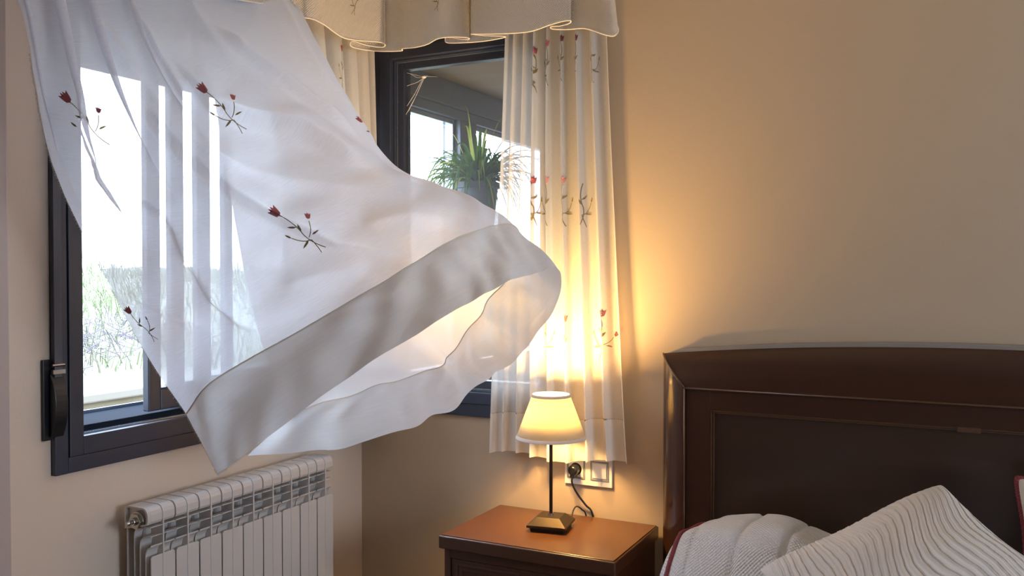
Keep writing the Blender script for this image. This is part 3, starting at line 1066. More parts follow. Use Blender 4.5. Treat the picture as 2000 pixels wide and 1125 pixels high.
def q_surf(u, v):
    # u across from the left hem over the top to the right hem, v from headboard to foot
    y = -0.115 - 1.99 * v
    L = u * 2.2
    side = 0.30
    r = 0.10 if y > -0.6 else 0.06
    ex = QE - 0.02 * smooth(-0.25, -0.6, -y) + 0.030 * smooth(-0.42, -0.18, y)
    zt = q_top(QE + 0.08, y)
    if L < side:
        x = ex - 0.03 * (1 - L / side)
        z = zt - r - (side - L)
        z = max(z, 0.2)
    elif L < side + r * PI / 2:
        a = (L - side) / r
        x = ex + r * (1 - math.cos(a))
        z = zt - r + r * math.sin(a)
    else:
        x = ex + r + (L - side - r * PI / 2)
        z = zt
    if L >= side:
        k = smooth(side, side + r * PI / 2, L)
        z += (q_top(x, y) - zt) * k
    # right side falls away as well
    if x > 2.70:
        e = x - 2.70
        x = 2.70 + 0.09 * math.tanh(e / 0.09)
        z -= max(0, e - 0.05)
    # stitched channels
    s_ = (L - side - 0.245) / 0.115
    d = abs(s_ - round(s_)) * 0.115
    g = math.exp(-(d / 0.006) ** 2)
    nrm = 1.0
    z -= 0.010 * g if L > side + r * 0.7 else 0
    if L <= side + r * 0.7:
        x += 0.006 * g
    z += 0.003 * math.sin(y * 31 + x * 7) * math.sin(x * 17 + 1) + 0.002 * math.sin(y * 60 + x * 23)
    return (x, y, z)


m = MB()
m.grid(q_surf, 260, 220)
ql = thing('quilt', 'white waffle quilt with maroon corded edge spread over the bed', 'quilt', (2.0, -1.0, 0.56))
qo = obj('cover', m, QUILT, ql, smooth=True, solid=0.006, fix=False)
m = MB()


def rope(m, pts, r=0.0055, tw=1000, mi=0):
    # twisted cord: two strands
    P = [Vector(p) for p in pts]
    dist = 0
    st = [[], []]
    for i, p in enumerate(P):
        if i:
            dist += (p - P[i - 1]).length
        d = (P[min(i + 1, len(P) - 1)] - P[max(0, i - 1)]).normalized()
        a = d.cross(Vector((0.3, 0.2, 1))).normalized()
        b_ = d.cross(a)
        for k in (0, 1):
            an = dist * tw + k * PI
            st[k].append(p + (a * math.cos(an) + b_ * math.sin(an)) * r * 0.5)
    for k in (0, 1):
        m.tube(st[k], r * 0.62, 7, mi)


pts = []
for i in range(500):
    v = i / 499 * 0.5
    p = Vector(q_surf((0.30 + 0.085) / 2.2, v))
    pts.append(p + Vector((-0.004, 0, 0.003)))
rope(m, pts, 0.0065, 520)
obj('corded_edge', m, MAROON, ql, smooth=True, fix=False)


# pillows
def pillow(parent, name, o, ax, ay, T, mats, rib=None, pinch=0.12, nz_=0.0, n_=150, pw=2.6):
    o, ax, ay = Vector(o), Vector(ax), Vector(ay)
    nm = ax.cross(ay).normalized()
    if nm.z < 0 and abs(nm.z) > 0.2:
        nm = -nm

    def f(u, v, sgn):
        a, b_ = 2 * u - 1, 2 * v - 1
        th = (max(0, 1 - abs(a) ** pw) ** 0.55) * (max(0, 1 - abs(b_) ** pw) ** 0.55)
        # edges bow inward between pointed corners
        a2 = a * (1 - pinch * (1 - b_ * b_) * a * a)
        b2 = b_ * (1 - pinch * (1 - a * a) * b_ * b_)
        # rounded corners
        cr = 0.05 * (abs(a) ** 6) * (abs(b_) ** 6)
        a2 *= 1 - cr
        b2 *= 1 - cr
        h = th * T * 0.5
        if nz_:
            h += nz_ * th * (math.sin(a * 3.1 + b_ * 2.0 + 0.6) + 0.6 * math.sin(a * 5.3 - b_ * 6.1 + 1.0))
        if rib and sgn > 0:
            h += rib(a, b_) * min(1, th * 3)
        return o + ax * a2 + ay * b2 + nm * h * sgn
    m = MB()
    m.grid(lambda u, v: f(u, v, 1), n_, n_)
    m.grid(lambda u, v: f(u, v, -1), 40, 40)
    return obj(name, m, mats, parent, smooth=True, fix=False), f


Lc, Tc = Vector((1.500, -0.520, 0.655)), Vector((1.890, -0.205, 0.838))
dv = Vector((0.25, -0.36, -0.115))
ctr = (Lc + Tc) / 2 + dv / 2
axv, ayv = (Tc - Lc) / 2, dv / 2


def ribf(a, b_):
    s_ = a + 0.10 * math.sin(b_ * 2.6 + 0.5) + 0.05 * math.sin(b_ * 5 + a * 3) + 0.003 * math.sin(b_ * 31)
    ph = s_ * 12.5
    d = abs(ph - round(ph))
    return -0.003 * math.exp(-(d / 0.07) ** 2) + 0.002 * math.exp(-((d - 0.13) / 0.05) ** 2) + 0.0006 * math.sin(ph * 12)


pi1 = thing('ribbed_pillow', 'ivory ribbed pillow leaning diagonally on the quilt before the headboard', 'pillow', tuple(ctr))
pillow(pi1, 'cover', ctr, axv * 1.0, ayv * 1.0, 0.15, PILLOW, rib=ribf, nz_=0.006, n_=300)
pi2 = thing('corded_pillow', 'cream pillow with maroon corded edge at the right side of the bed', 'pillow', (2.26, -0.25, 0.60))
c2 = Vector((2.255, -0.255, 0.690))
_, f2 = pillow(pi2, 'cover', c2, (0.215, -0.0, 0.0), (0, 0.10, 0.17), 0.15, PILLOW2, nz_=0.004, n_=80)
m = MB()
loop = [f2(0, t, 0) for t in [i / 160 for i in range(161)]] + [f2(t, 1, 0) for t in [i / 160 for i in range(1, 161)]] + [f2(1, 1 - t, 0) for t in [i / 160 for i in range(1, 161)]] + [f2(1 - t, 0, 0) for t in [i / 160 for i in range(1, 161)]]
rope(m, loop, 0.0065, 520)
obj('corded_edge', m, MAROON, pi2, smooth=True, fix=False)

# ------------------------------------------------------------------ curtains


def lerp(a, b_, t):
    return a + (b_ - a) * t


def tulip(mb, put, ang, s=1.0, head=1, stem=0.10, second=None, flip=1, squash=1.0, hs=1.0):
    """embroidered tulip; put(x,y) maps cloth coordinates in metres to a point on the cloth, head at 0,0, stem down"""
    ca, sa = math.cos(ang), math.sin(ang)

    def P(x, y):
        x, y = x * s * squash * flip, y * s
        return put(x * ca - y * sa, x * sa + y * ca)

    def poly(pts, mi):
        c = (sum(p[0] for p in pts) / len(pts), sum(p[1] for p in pts) / len(pts))
        fine = []
        for i, p in enumerate(pts):
            q = pts[(i + 1) % len(pts)]
            fine += [p, ((p[0] + q[0]) / 2, (p[1] + q[1]) / 2)]
        k_ = len(fine)
        vs = [P(*c)] + [P(lerp(c[0], p[0], t), lerp(c[1], p[1], t)) for t in (0.34, 0.67, 1.0) for p in fine]
        fs = [(0, i + 1, (i + 1) % k_ + 1) for i in range(k_)]
        for r_ in (0, 1):
            fs += [(r_ * k_ + i + 1, (r_ + 1) * k_ + i + 1, (r_ + 1) * k_ + (i + 1) % k_ + 1, r_ * k_ + (i + 1) % k_ + 1) for i in range(k_)]
        ok = [f for f in fs if all(vs[i] is not None for i in f)]
        used = sorted({i for f in ok for i in f})
        if used:
            re_ = {i: k for k, i in enumerate(used)}
            mb.add([vs[i] for i in used], [tuple(re_[i] for i in f) for f in ok], mi)

    def strip(pts, w, mi):
        vs = []
        for i, p in enumerate(pts):
            q = pts[min(i + 1, len(pts) - 1)]
            r_ = pts[max(i - 1, 0)]
            dx, dy = q[0] - r_[0], q[1] - r_[1]
            l = math.hypot(dx, dy) or 1
            nx, ny = -dy / l * w, dx / l * w
            a, b_ = P(p[0] + nx, p[1] + ny), P(p[0] - nx, p[1] - ny)
            if a is None or b_ is None:
                return
            vs += [a, b_]
        mb.add(vs, [(2 * i, 2 * i + 1, 2 * i + 3, 2 * i + 2) for i in range(len(pts) - 1)], mi)

    def curve(p0, p1, p2, k=8):
        return [((1 - t) ** 2 * p0[0] + 2 * t * (1 - t) * p1[0] + t * t * p2[0], (1 - t) ** 2 * p0[1] + 2 * t * (1 - t) * p1[1] + t * t * p2[1]) for t in [i / k for i in range(k + 1)]]

    def hd(cx, cy, r_, a, mi):
        c_, s_ = math.cos(a), math.sin(a)
        base = [(0, -1), (0.55, -0.75), (0.75, -0.1), (0.95, 0.85), (0.45, 0.45), (0.2, 1.05), (0, 0.5), (-0.25, 1.1), (-0.45, 0.4), (-0.95, 0.8), (-0.75, -0.1), (-0.55, -0.75)]
        poly([(cx + r_ * (x * c_ - y * s_) * 0.8, cy + r_ * (x * s_ + y * c_)) for x, y in base], mi)

    def lf(p0, p1, w):
        mx, my = (p0[0] + p1[0]) / 2, (p0[1] + p1[1]) / 2
        dx, dy = p1[0] - p0[0], p1[1] - p0[1]
        l = math.hypot(dx, dy)
        nx, ny = -dy / l * w, dx / l * w
        poly([p0, (lerp(p0[0], mx, 0.6) + nx, lerp(p0[1], my, 0.6) + ny), (lerp(mx, p1[0], 0.4) + nx * 0.8, lerp(my, p1[1], 0.4) + ny * 0.8), p1,
              (lerp(mx, p1[0], 0.4) - nx * 0.5, lerp(my, p1[1], 0.4) - ny * 0.5), (lerp(p0[0], mx, 0.6) - nx * 0.7, lerp(p0[1], my, 0.6) - ny * 0.7)], 4)
    if head is not None:
        hd(0, 0, 0.0125 * hs, 0, head)
    w = 0.0010
    strip(curve((0, -0.010), (0.008, -0.05), (-0.002, -0.085)) + curve((-0.002, -0.085), (-0.006, -0.115), (0.006, -0.145))[1:], w, 4)
    strip(curve((-0.026, -0.070), (-0.018, -0.10), (0.0, -0.108)) + curve((0.0, -0.108), (-0.004, -0.13), (-0.010, -0.145))[1:], w, 4)
    lf((0.002, -0.062), (-0.012, -0.045), 0.0032)
    lf((0.0, -0.078), (0.010, -0.058), 0.0034)
    lf((-0.004, -0.103), (-0.030, -0.106), 0.0034)
    lf((-0.026, -0.070), (-0.030, -0.052), 0.0028)
    if second:
        strip(curve((0.0, -0.10), (0.018, -0.095), (0.032, -0.075)), w, 4)
        hd(0.040, -0.066, 0.0085, R(-50), second)
        lf((0.010, -0.101), (0.030, -0.106), 0.003)


def bvh_of(mb):
    return BVHTree.FromPolygons([Vector(v) for v in mb.v], mb.f)


MATS_T = [THREAD_R, THREAD_P, THREAD_D, THREAD_G]
CROWN, CHEM = 2.30, 0.758

# ---- hanging curtain on the back wall
cr = thing('embroidered_curtain', 'cream curtain embroidered with tulips hanging behind the table lamp', 'curtain', (0.79, -0.06, 2.2))


def cr_surf(u, v):
    z = lerp(2.22, CHEM + 0.010 * math.sin(u * 9), v)
    xl = lerp(0.616, 0.556, v)
    xr = lerp(0.938, 0.975 + 0.040 * v, v)
    k = 0.35 + 0.65 * v
    ph = 2 * PI * (8.2 * u + 0.35 * math.sin(u * 5.0) + 0.06 * math.sin(v * 5 + u * 3))
    # pleats are box like: flat ridges, narrow valleys
    c = math.cos(ph)
    bx = math.tanh(2.2 * c) / math.tanh(2.2)
    env = smooth(0.0, 0.12, u)
    amp = (0.014 + 0.006 * v) * (0.35 + 0.65 * env) * (0.75 + 0.25 * math.sin(u * 17 + 2))
    x = lerp(xl, xr, u) - 0.0085 * math.sin(ph) * env * (1 + 0.2 * math.sin(u * 21))
    y = -0.056 - amp * bx + 0.004 * math.sin(v * 6 + u * 4)
    y += 0.028 * smooth(0.80, 1.0, u)
    return Vector((x, y, z))


VH = 0.912
m = MB()
m.grid(cr_surf, 420, 70, v1=VH)
bv = bvh_of(m)


def put_back(x0, z0, yo=-0.3):
    def put(dx, dz):
        h = bv.ray_cast(Vector((x0 + dx, yo, z0 + dz)), Vector((0, 1, 0)))
        return None if h[0] is None else tuple(h[0] + Vector((0, -0.0012, 0)))
    return put


for row, (y_, lst) in enumerate(((82, ((1033, 1), (1063, 1), (1095, 3), (1123, 3), (1156, None))), (350, ((1041, 1), (1072, 2), (1107, 2), (1145, None))), (612, ((1050, None), (1097, 1), (1163, 1))))):
    for px, hd_ in lst:
        yy = y_ + (14 if px == 1033 and row == 0 else 0) - (10 if px > 1090 and row == 0 else 0) + (10 if (px == 1097 and row == 2) else 0)
        p = onp(1, -0.075, px, yy)
        sq = 0.62 if row == 0 else (0.85 if row == 1 else 0.95)
        if px in (1097, 1123):
            sq = 0.5
        best = None
        for q in range(-9, 10):
            h_ = bv.ray_cast(Vector((p.x + q * 0.002, -0.3, p.z)), Vector((0, 1, 0)))
            if h_[0] is not None and (best is None or h_[0].y + abs(q) * 0.0002 < best[0]):
                best = (h_[0].y + abs(q) * 0.0002, q * 0.002)
        p.x += best[1] if best else 0
        tulip(m, put_back(p.x, p.z), 0, 1.0 if row else 0.92, hd_, second=(3 if px == 1163 else None), squash=sq, flip=1 if (px + row) % 2 else -1)
cu = obj('cloth', m, [SHEERD] + MATS_T, cr, smooth=True, fix=False)
m = MB()
m.grid(lambda u, v: cr_surf(u, v) + Vector((0, -0.0005, 0)), 420, 14, v0=VH, v1=1.0)
he = obj('hem', m, HEMD, cr, smooth=True, fix=False)
m = MB()
for k in range(150):
    u = 0.02 + 0.96 * k / 149
    p = cr_surf(u, VH) + Vector((0, -0.0015, 0.0))
    m.add([p + Vector((-0.0007, 0, -0.002)), p + Vector((0.0007, 0, -0.002)), p + Vector((0.0007, 0, 0.002)), p + Vector((-0.0007, 0, 0.002))], [(0, 1, 2, 3)])
obj('hemstitch', m, THREAD_G, cr, fix=False)

# ---- hanging curtain in the corner, on the left wall
cc = thing('corner_curtain', 'shaded white tulip curtain hanging in the corner between both windows', 'curtain', (0.10, -0.35, 2.2))


def cc_surf(u, v):
    z = lerp(2.22, CHEM + 0.022, v)
    ph = 2 * PI * (8.0 * u + 0.3 * math.sin(u * 6))
    y = lerp(lerp(-0.675, -0.36, v), lerp(-0.072, -0.045, v), u) + 0.010 * math.sin(ph)
    x = 0.095 + 0.020 * math.tanh(1.6 * math.cos(ph)) + 0.02 * v
    return Vector((x, y, z))


m = MB()
m.grid(cc_surf, 300, 50, v1=VH)
bvc = bvh_of(m)


def put_left(y0, z0):
    def put(dy, dz):
        h = bvc.ray_cast(Vector((0.5, y0 + dy, z0 + dz)), Vector((-1, 0, 0)))
        return None if h[0] is None else tuple(h[0] + Vector((0.0012, 0, 0)))
    return put


for px, py in ((660, 95), (600, 95), (560, 95), (640, 350)):
    p = onp(0, 0.10, px, py)
    tulip(m, put_left(p.y, p.z), 0, 0.95, 1, squash=0.6)
obj('cloth', m, [SHEERD] + MATS_T, cc, smooth=True, fix=False)
m = MB()
m.grid(lambda u, v: cc_surf(u, v) + Vector((0.0005, 0, 0)), 300, 10, v0=VH, v1=1.0)
obj('hem', m, HEMD, cc, smooth=True, fix=False)

# ---- curtain rails
m = MB().tube([(0.30, -0.075, 2.24), (0.93, -0.075, 2.24)], 0.009, 12)
tag(obj('curtain_rail', m, SOCK), 'curtain rail behind the valance on the back wall', 'curtain rail')
m = MB().tube([(0.11, -1.58, 2.24), (0.11, -0.05, 2.24)], 0.009, 12)
tag(obj('curtain_rail', m, SOCK), 'curtain rail above the window on the left wall', 'curtain rail')

# ---- blown curtain: columns follow the folds, rows go from the rail to the hem
# rows v: 0 rail, then the listed stations; entries (px, py, depth)
RV = [0.0, 0.20, 0.36, 0.50, 0.63, 0.74, 0.83, 0.90, 1.0]
COLS = [
    (-1.50, [(35, 0, 1.86), (64, 150, 1.87), (92, 292, 1.90), (140, 415, 1.93), (205, 540, 1.95), (290, 700, 1.96), (362, 808, 1.96), (425, 925, 1.93)]),
    (-1.36, [(118, 0, 1.90), (160, 170, 1.88), (210, 310, 1.87), (275, 440, 1.86), (335, 555, 1.87), (390, 660, 1.89), (425, 738, 1.90), (500, 872, 1.87)]),
    (-1.22, [(205, 0, 2.00), (265, 165, 1.95), (340, 300, 1.90), (425, 415, 1.86), (490, 505, 1.84), (550, 585, 1.84), (600, 637, 1.84), (668, 745, 1.80)]),
    (-1.08, [(290, 0, 2.10), (355, 125, 2.03), (445, 240, 1.96), (545, 345, 1.90), (625, 420, 1.86), (705, 490, 1.83), (762, 543, 1.81), (835, 640, 1.77)]),
    (-0.94, [(370, 0, 2.22), (440, 100, 2.14), (545, 205, 2.05), (655, 305, 1.97), (740, 365, 1.91), (815, 425, 1.86), (868, 478, 1.83), (940, 578, 1.79)]),
    (-0.80, [(460, 0, 2.36), (530, 100, 2.27), (625, 205, 2.16), (725, 305, 2.06), (815, 355, 1.99), (885, 400, 1.93), (932, 452, 1.89), (1010, 545, 1.84)]),
    (-0.68, [(535, 0, 2.50), (595, 105, 2.40), (680, 220, 2.28), (755, 320, 2.17), (850, 361, 2.09), (925, 392, 2.02), (978, 437, 1.96), (1065, 527, 1.91)]),
    (-0.60, [(574, 0, 2.60), (622, 90, 2.52), (700, 225, 2.40), (771, 329, 2.30), (862, 364, 2.22), (945, 402, 2.13), (1018, 460, 2.06), (1096, 531, 1.99)]),
    (-0.55, [(566, 0, 2.66), (612, 95, 2.60), (690, 235, 2.50), (760, 345, 2.42), (850, 385, 2.36), (930, 440, 2.28), (1010, 520, 2.20), (1082, 605, 2.11)]),
    (-0.51, [(545, 0, 2.68), (595, 105, 2.63), (665, 260, 2.56), (735, 390, 2.50), (810, 450, 2.44), (890, 520, 2.36), (945, 600, 2.28), (1010, 698, 2.19)]),
    (-0.47, [(520, 0, 2.70), (570, 120, 2.65), (640, 290, 2.58), (700, 430, 2.52), (770, 510, 2.46), (840, 590, 2.38), (893, 672, 2.32), (945, 742, 2.24)]),
    (-0.43, [(490, 0, 2.70), (540, 140, 2.66), (600, 320, 2.60), (660, 470, 2.54), (730, 560, 2.48), (800, 640, 2.42), (858, 713, 2.36), (882, 797, 2.28)]),
    (-0.40, [(455, 0, 2.70), (500, 160, 2.66), (550, 350, 2.60), (610, 510, 2.54), (680, 610, 2.48), (740, 690, 2.42), (775, 742, 2.37), (778, 843, 2.28)]),
    (-0.37, [(420, 0, 2.68), (460, 180, 2.64), (500, 380, 2.58), (550, 550, 2.51), (600, 650, 2.45), (640, 730, 2.38), (668, 775, 2.33), (640, 878, 2.24)]),
    (-0.34, [(390, 0, 2.66), (420, 200, 2.62), (455, 410, 2.55), (490, 590, 2.46), (520, 700, 2.38), (545, 770, 2.30), (570, 806, 2.25), (484, 889, 2.16)]),
]
GRIDP = []
for top_y, col in COLS:
    c0 = [Vector((0.115, top_y, 2.235))] + [D(t, x, y) for x, y, t in col]
    GRIDP.append(c0)


def cr1(p0, p1, p2, p3, t):
    return 0.5 * ((2 * p1) + (p2 - p0) * t + (2 * p0 - 5 * p1 + 4 * p2 - p3) * t * t + (3 * p1 - p0 - 3 * p2 + p3) * t ** 3)


NC, NR = len(GRIDP), len(RV)


def base(u, v):
    fu = max(0, min(NC - 1.0001, u * (NC - 1)))
    iu = int(fu)
    tu = fu - iu
    iv = 0
    while iv < NR - 2 and v > RV[iv + 1]:
        iv += 1
    tv = (v - RV[iv]) / (RV[iv + 1] - RV[iv])

    def g(i, j):
        i = max(0, min(NC - 1, i))
        if j < 0:
            return GRIDP[i][0] * 2 - GRIDP[i][1]
        if j > NR - 1:
            return GRIDP[i][-1] * 2 - GRIDP[i][-2]
        return GRIDP[i][j]
    rows = [cr1(g(iu - 1, j), g(iu, j), g(iu + 1, j), g(iu + 2, j), tu) for j in (iv - 1, iv, iv + 1, iv + 2)]
    return cr1(*rows, tv)


def gauss(x, w):
    return math.exp(-(x / w) ** 2)


# folds of the blown cloth: run of the crease, height, narrow and wide flank (the wide one lies above it)
def flat(p):
    d = p - CAM
    z = d.dot(FW)
    return 1000 + FPX * d.dot(RT) / z, 562.5 - FPX * d.dot(UPV) / z


CREASES = [
    ([(262, 172), (300, 235), (345, 290), (410, 345), (480, 395), (560, 440), (660, 478), (800, 496)], 0.026, 7, 46),
    ([(330, 90), (372, 165), (420, 214), (500, 240), (590, 268), (680, 318), (770, 352)], 0.024, 8, 40),
    ([(145, 170), (165, 250), (195, 320), (235, 385), (275, 450)], 0.020, 6, 24),
    ([(170, 330), (260, 375), (330, 420), (370, 500), (420, 575), (470, 628), (525, 652)], 0.018, 9, 34),
    ([(400, 40), (470, 110), (560, 170), (640, 235), (740, 310)], 0.018, 8, 30),
    ([(190, 20), (225, 95), (270, 160), (330, 232)], 0.016, 6, 22),
    ([(255, 10), (300, 95), (345, 170), (385, 235)], 0.016, 6, 20),
    ([(300, 250), (420, 320), (560, 360), (700, 372), (820, 400)], 0.010, 14, 50),
    ([(240, 560), (330, 610), (420, 640)], 0.008, 10, 26),
    ([(540, 560), (640, 535), (730, 520)], 0.006, 10, 26),
    ([(700, 440), (800, 425), (900, 432)], 0.007, 12, 30),
]


def fold_h(u, v):
    x, y = flat(base(u, v))
    h = 0
    for pts, a, wn, ww in CREASES:
        best = None
        n_ = len(pts) - 1
        if x < min(p[0] for p in pts) - 150 or x > max(p[0] for p in pts) + 150:
            continue
        for i in range(n_):
            ax_, ay_ = pts[i]
            dx, dy = pts[i + 1][0] - ax_, pts[i + 1][1] - ay_
            L2 = dx * dx + dy * dy
            t = ((x - ax_) * dx + (y - ay_) * dy) / L2
            tc = max(0, min(1, t))
            ex_, ey_ = x - ax_ - dx * tc, y - ay_ - dy * tc
            dd = math.hypot(ex_, ey_)
            if best is None or dd < best[0]:
                # sign: above/right of the run counts as the wide flank
                best = (dd, dx * (y - ay_) - dy * (x - ax_), (i + tc) / n_)
        d, sg, s01 = best
        env = smooth(0, 0.22, s01) * (1 - smooth(0.72, 1.0, s01))
        w = ww if sg < 0 else wn
        h += 1.8 * a * env * math.exp(-(d / w) ** 1.6)
    return h


def blown(u, v):
    ud = u
    # cloth gathered at the rail: overlapping S folds that open out downwards
    k = 1 - smooth(0.15, 0.80, v)
    ph = 2 * PI * (14 * u + 1.0 * math.sin(u * 9.0))
    if u < 0.52:
        ud = u + 0.019 * k * math.sin(ph) * smooth(0, 0.03, u) * (1 - smooth(0.40, 0.48, u))
    e = 0.004
    p = base(ud, v)
    du = base(min(1, ud + e), v) - base(max(0, ud - e), v)
    dv_ = base(ud, min(1, v + e)) - base(ud, max(0, v - e))
    nrm = du.cross(dv_)
    if nrm.length > 1e-9:
        nrm.normalize()
    nsg = -1 if nrm.dot(p - CAM) > 0 else 1
    amp = 0.022 * k * math.cos(ph) * (1 - 0.8 * smooth(0.40, 0.5, u))
    edge = lerp(1, smooth(0, 0.04, u), smooth(0.1, 0.4, v))
    h = amp + nsg * (fold_h(ud, v) * (1 - smooth(0.42, 0.5, u)) if u < 0.5 and v < 0.92 else 0)
    # soft crumples
    c = smooth(0.25, 0.6, v)
    h += c * 0.0035 * math.sin(u * 60 + v * 14 + 2 * math.sin(v * 9)) * (0.5 + 0.5 * math.sin(v * 23 + u * 11))
    h += c * 0.0022 * math.sin(v * 70 + u * 40 + 3 * math.sin(u * 13))
    if v > 0.88:
        hh = smooth(0.88, 0.93, v) * (1 - 0.85 * gauss(u - 0.5, 0.09))
        h += hh * (0.0034 * math.sin(u * 150 + 3 * math.sin(v * 31)) * (0.4 + 0.6 * math.sin(v * 47 + u * 29) ** 2) + 0.0040 * math.sin(u * 83 + v * 60 + 2 * math.sin(u * 31)))
    if u > 0.55:
        h += 0.006 * math.sin(u * 95 + v * 6) * smooth(0.6, 0.95, v) * smooth(0.55, 0.65, u)
    return p + nrm * h * (0.3 + 0.7 * edge)


bc = thing('blowing_curtain', 'white sheer curtain billowing into the room in the wind from the open left window', 'curtain', (0.115, -1.0, 2.2))
m = MB()
UF = 0.54
m.grid(blown, 540, 230, v1=0.90)
m.mi = [5 if (i % 540) / 540 >= UF else 0 for i in range(len(m.f))]  # window-facing part takes the brightened cloth
bvb = bvh_of(m)


def put_blown(px, py):
    d = ray(px, py).normalized()
    h = bvb.ray_cast(CAM, d)
    if h[0] is None:
        return None
    P0, N0 = h[0], h[1]
    N0 = -d
    # cloth directions at that spot
    ex = RT - N0 * RT.dot(N0)
    ex.normalize()
    ez = N0.cross(ex)
    if ez.z < 0:
        ez = -ez

    def put(a, b_):
        q = P0 + ex * a + ez * b_
        r_ = bvb.ray_cast(q + N0 * 0.08, -N0, 0.2)
        if r_[0] is None:
            return None
        return tuple(r_[0] + N0 * 0.0015)
    return put


for px, py, ang, s_, hd_, sec, fl in (
        (128, 190, R(35), 0.85, 1, 3, 1), (395, 172, R(42), 0.85, 1, 1, 1), (536, 414, R(52), 0.85, 1, 1, 1),
        (468, -70, R(8), 1.0, 1, None, -1), (703, 232, R(40), 0.7, 1, 1, 1), (250, 606, R(40), 0.6, 1, None, -1)):
    pf = put_blown(px, py)
    if pf:
        tulip(m, pf, ang, s_, hd_, second=sec, flip=fl, hs=1.25)
obj('cloth', m, [SHEER] + MATS_T + [SHEER_LIT], bc, smooth=True, fix=False)
m = MB()
m.grid(blown, 520, 44, v0=0.90, v1=1.0)
hm = obj('hem', m, HEMM, bc, smooth=True, fix=False)
m = MB()
m.tube([blown(i / 500, 0.9005) for i in range(501)], 0.0016, 6)
obj('hem_seam', m, PIPE, bc, smooth=True, fix=False)
m = MB()
rf = random.Random(5)
for i in range(900):
    v = 0.30 + 0.70 * i / 899
    p = blown(0.0, v)
    q = blown(0.004, v)
    d = (p - q).normalized()
    tdir = (blown(0, min(1, v + 0.003)) - blown(0, max(0, v - 0.003))).normalized()
    ln = rf.uniform(0.002, 0.007)
    w = 0.00035
    a = p + d * ln + tdir * rf.uniform(-0.002, 0.004)
    m.add([p - tdir * w, p + tdir * w, a + tdir * w * 0.5, a - tdir * w * 0.5], [(0, 1, 2, 3)])
for i in range(160):
    u = 0.07 * i / 159
    p = blown(u, 1.0)
    a = p + Vector((rf.uniform(-0.003, 0.003), rf.uniform(-0.003, 0.003), -rf.uniform(0.002, 0.008)))
    m.add([p, p + Vector((0.0006, 0.0003, 0)), a], [(0, 1, 2)])
obj('fringe', m, PIPE, bc, fix=False)

# ------------------------------------------------------------------ valance round the corner


vl = thing('valance', 'ivory scalloped valance hanging above the windows round the corner', 'valance', (0.2, -0.2, 2.3))


def vpt(px, py, w, ax):
    """bottom edge point seen at px,py on the hanging plane; ax 0: x=w (left wall part), ax 1: y=w (back wall part)"""
    return onp(ax, w, px, py)


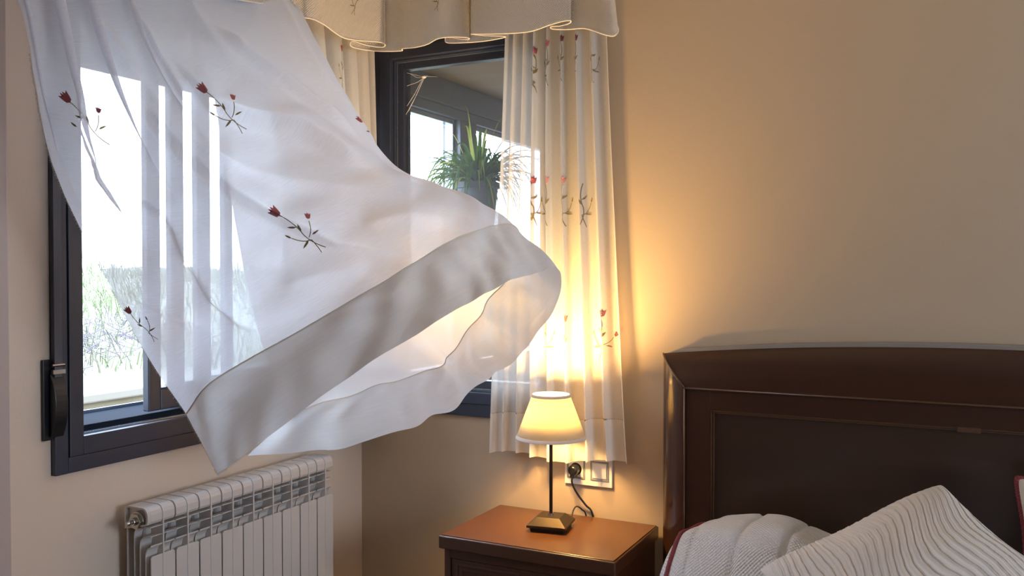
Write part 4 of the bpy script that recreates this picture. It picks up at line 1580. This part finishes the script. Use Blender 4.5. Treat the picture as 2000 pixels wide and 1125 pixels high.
# bottom edge, running from the left wall part round to the return on the right
VB = []
for px, py, ax, w in ((240, -60, 0, .20), (330, -38, 0, .21), (420, -10, 0, .20), (500, 5, 0, .19), (560, 12, 0, .195), (578, 18, 0, .20), (560, 8, 0, .175), (586, 32, 0, .185),
                      (600, 35, 0, .20), (616, 39, 0, .21), (636, 50, 0, .21), (652, 62, 0, .205), (672, 74, 0, .20), (700, 79, 0, .205), (740, 82, 1, -.205), (752, 87, 1, -.20), (745, 92, 1, -.188), (715, 88, 0, .180), (689, 80, 0, .172),
                      (684, 87, 0, .168), (692, 93, 0, .17), (720, 98, 1, -.180), (750, 100, 1, -.185), (784, 99, 1, -.188), (786, 95, 1, -.195), (812, 92, 1, -.205), (835, 86, 1, -.215), (856, 75, 1, -.215), (885, 72, 1, -.205), (910, 73, 1, -.20), (916, 76, 1, -.192), (900, 76, 1, -.182), (874, 71, 1, -.178),
                      (870, 76, 1, -.172), (874, 83, 1, -.172), (905, 83, 1, -.182), (945, 80, 1, -.19), (984, 73, 1, -.195), (980, 70, 1, -.203), (945, 69, 1, -.208), (922, 66, 1, -.215), (925, 66, 1, -.222), (960, 66, 1, -.228), (1010, 64, 1, -.228), (1040, 60, 1, -.225), (1075, 48, 1, -.218), (1100, 41, 1, -.210), (1114, 40, 1, -.203), (1112, 45, 1, -.195), (1095, 50, 1, -.188), (1078, 51, 1, -.182),
                      (1076, 55, 1, -.176), (1088, 57, 1, -.174), (1110, 57, 1, -.176), (1140, 55, 1, -.182), (1160, 60, 1, -.195), (1180, 67, 1, -.205), (1198, 70, 1, -.205), (1207, 62, 1, -.190), (1205, 50, 1, -.165), (1192, 43, 1, -.16), (1190, 50, 1, -.14), (1195, 60, 1, -.12)):
    VB.append(vpt(px, py, w, ax))
VB.append(Vector((0.965, -0.06, 2.085)))
VB.append(Vector((0.952, -0.012, 2.095)))
vs_ = spline(VB, 6)
NS = len(vs_)
vtop = []
acc = 0
for p in vs_:
    # top edge is drawn in to the board
    q = Vector((max(p.x, 0.155), min(p.y, -0.155), 2.42)) if p.y < -0.02 else Vector((0.985, p.y, 2.42))
    q.x = min(q.x, 0.985)
    vtop.append(q)
for it in range(6):
    vtop = [vtop[0]] + [(vtop[i - 1] + vtop[i] * 2 + vtop[i + 1]) / 4 for i in range(1, NS - 1)] + [vtop[-1]]
m = MB()
NVV = 24
slen = [0]
for i in range(1, NS):
    slen.append(slen[-1] + (vs_[i] - vs_[i - 1]).length)
vs = []
for j in range(NVV + 1):
    t = j / NVV
    for i in range(NS):
        pb = vs_[i]
        pt = vtop[i]
        # folds fall almost straight, only closing in near the top
        s1 = t ** 0.8
        q = Vector((lerp(pt.x, pb.x, s1), lerp(pt.y, pb.y, s1), lerp(pt.z, pb.z, t)))
        vs.append(q)
        m.uv[len(vs) - 1] = (slen[i], pt.z - q.z)
fs = []
for j in range(NVV):
    for i in range(NS - 1):
        a = j * NS + i
        fs.append((a, a + 1, a + NS + 1, a + NS))
m.add(vs, fs)
bvv = bvh_of(m)
for px, py, ang in ((706, -30, R(-15)), (868, -38, R(-15))):
    d = ray(px, py).normalized()

    def putv(a, b_, px=px, py=py):
        h = bvv.ray_cast(CAM, ray(px + a * 700, py - b_ * 700).normalized())
        return None if h[0] is None else tuple(h[0] - ray(px, py).normalized() * 0.0015)
    tulip(m, putv, ang, 0.6, 1)
obj('fabric', m, [VAL] + MATS_T, vl, smooth=True, solid=0, fix=False)
m = MB().tube(vs_, 0.0022, 7)
obj('edge_cord', m, PIPE, vl, smooth=True, fix=False)
m = MB()
m.box(0.002, 0.16, -1.62, -0.002, 2.42, 2.438)
m.box(0.1605, 0.985, -0.16, -0.002, 2.42, 2.438)
obj('board', m, SOCK, vl)
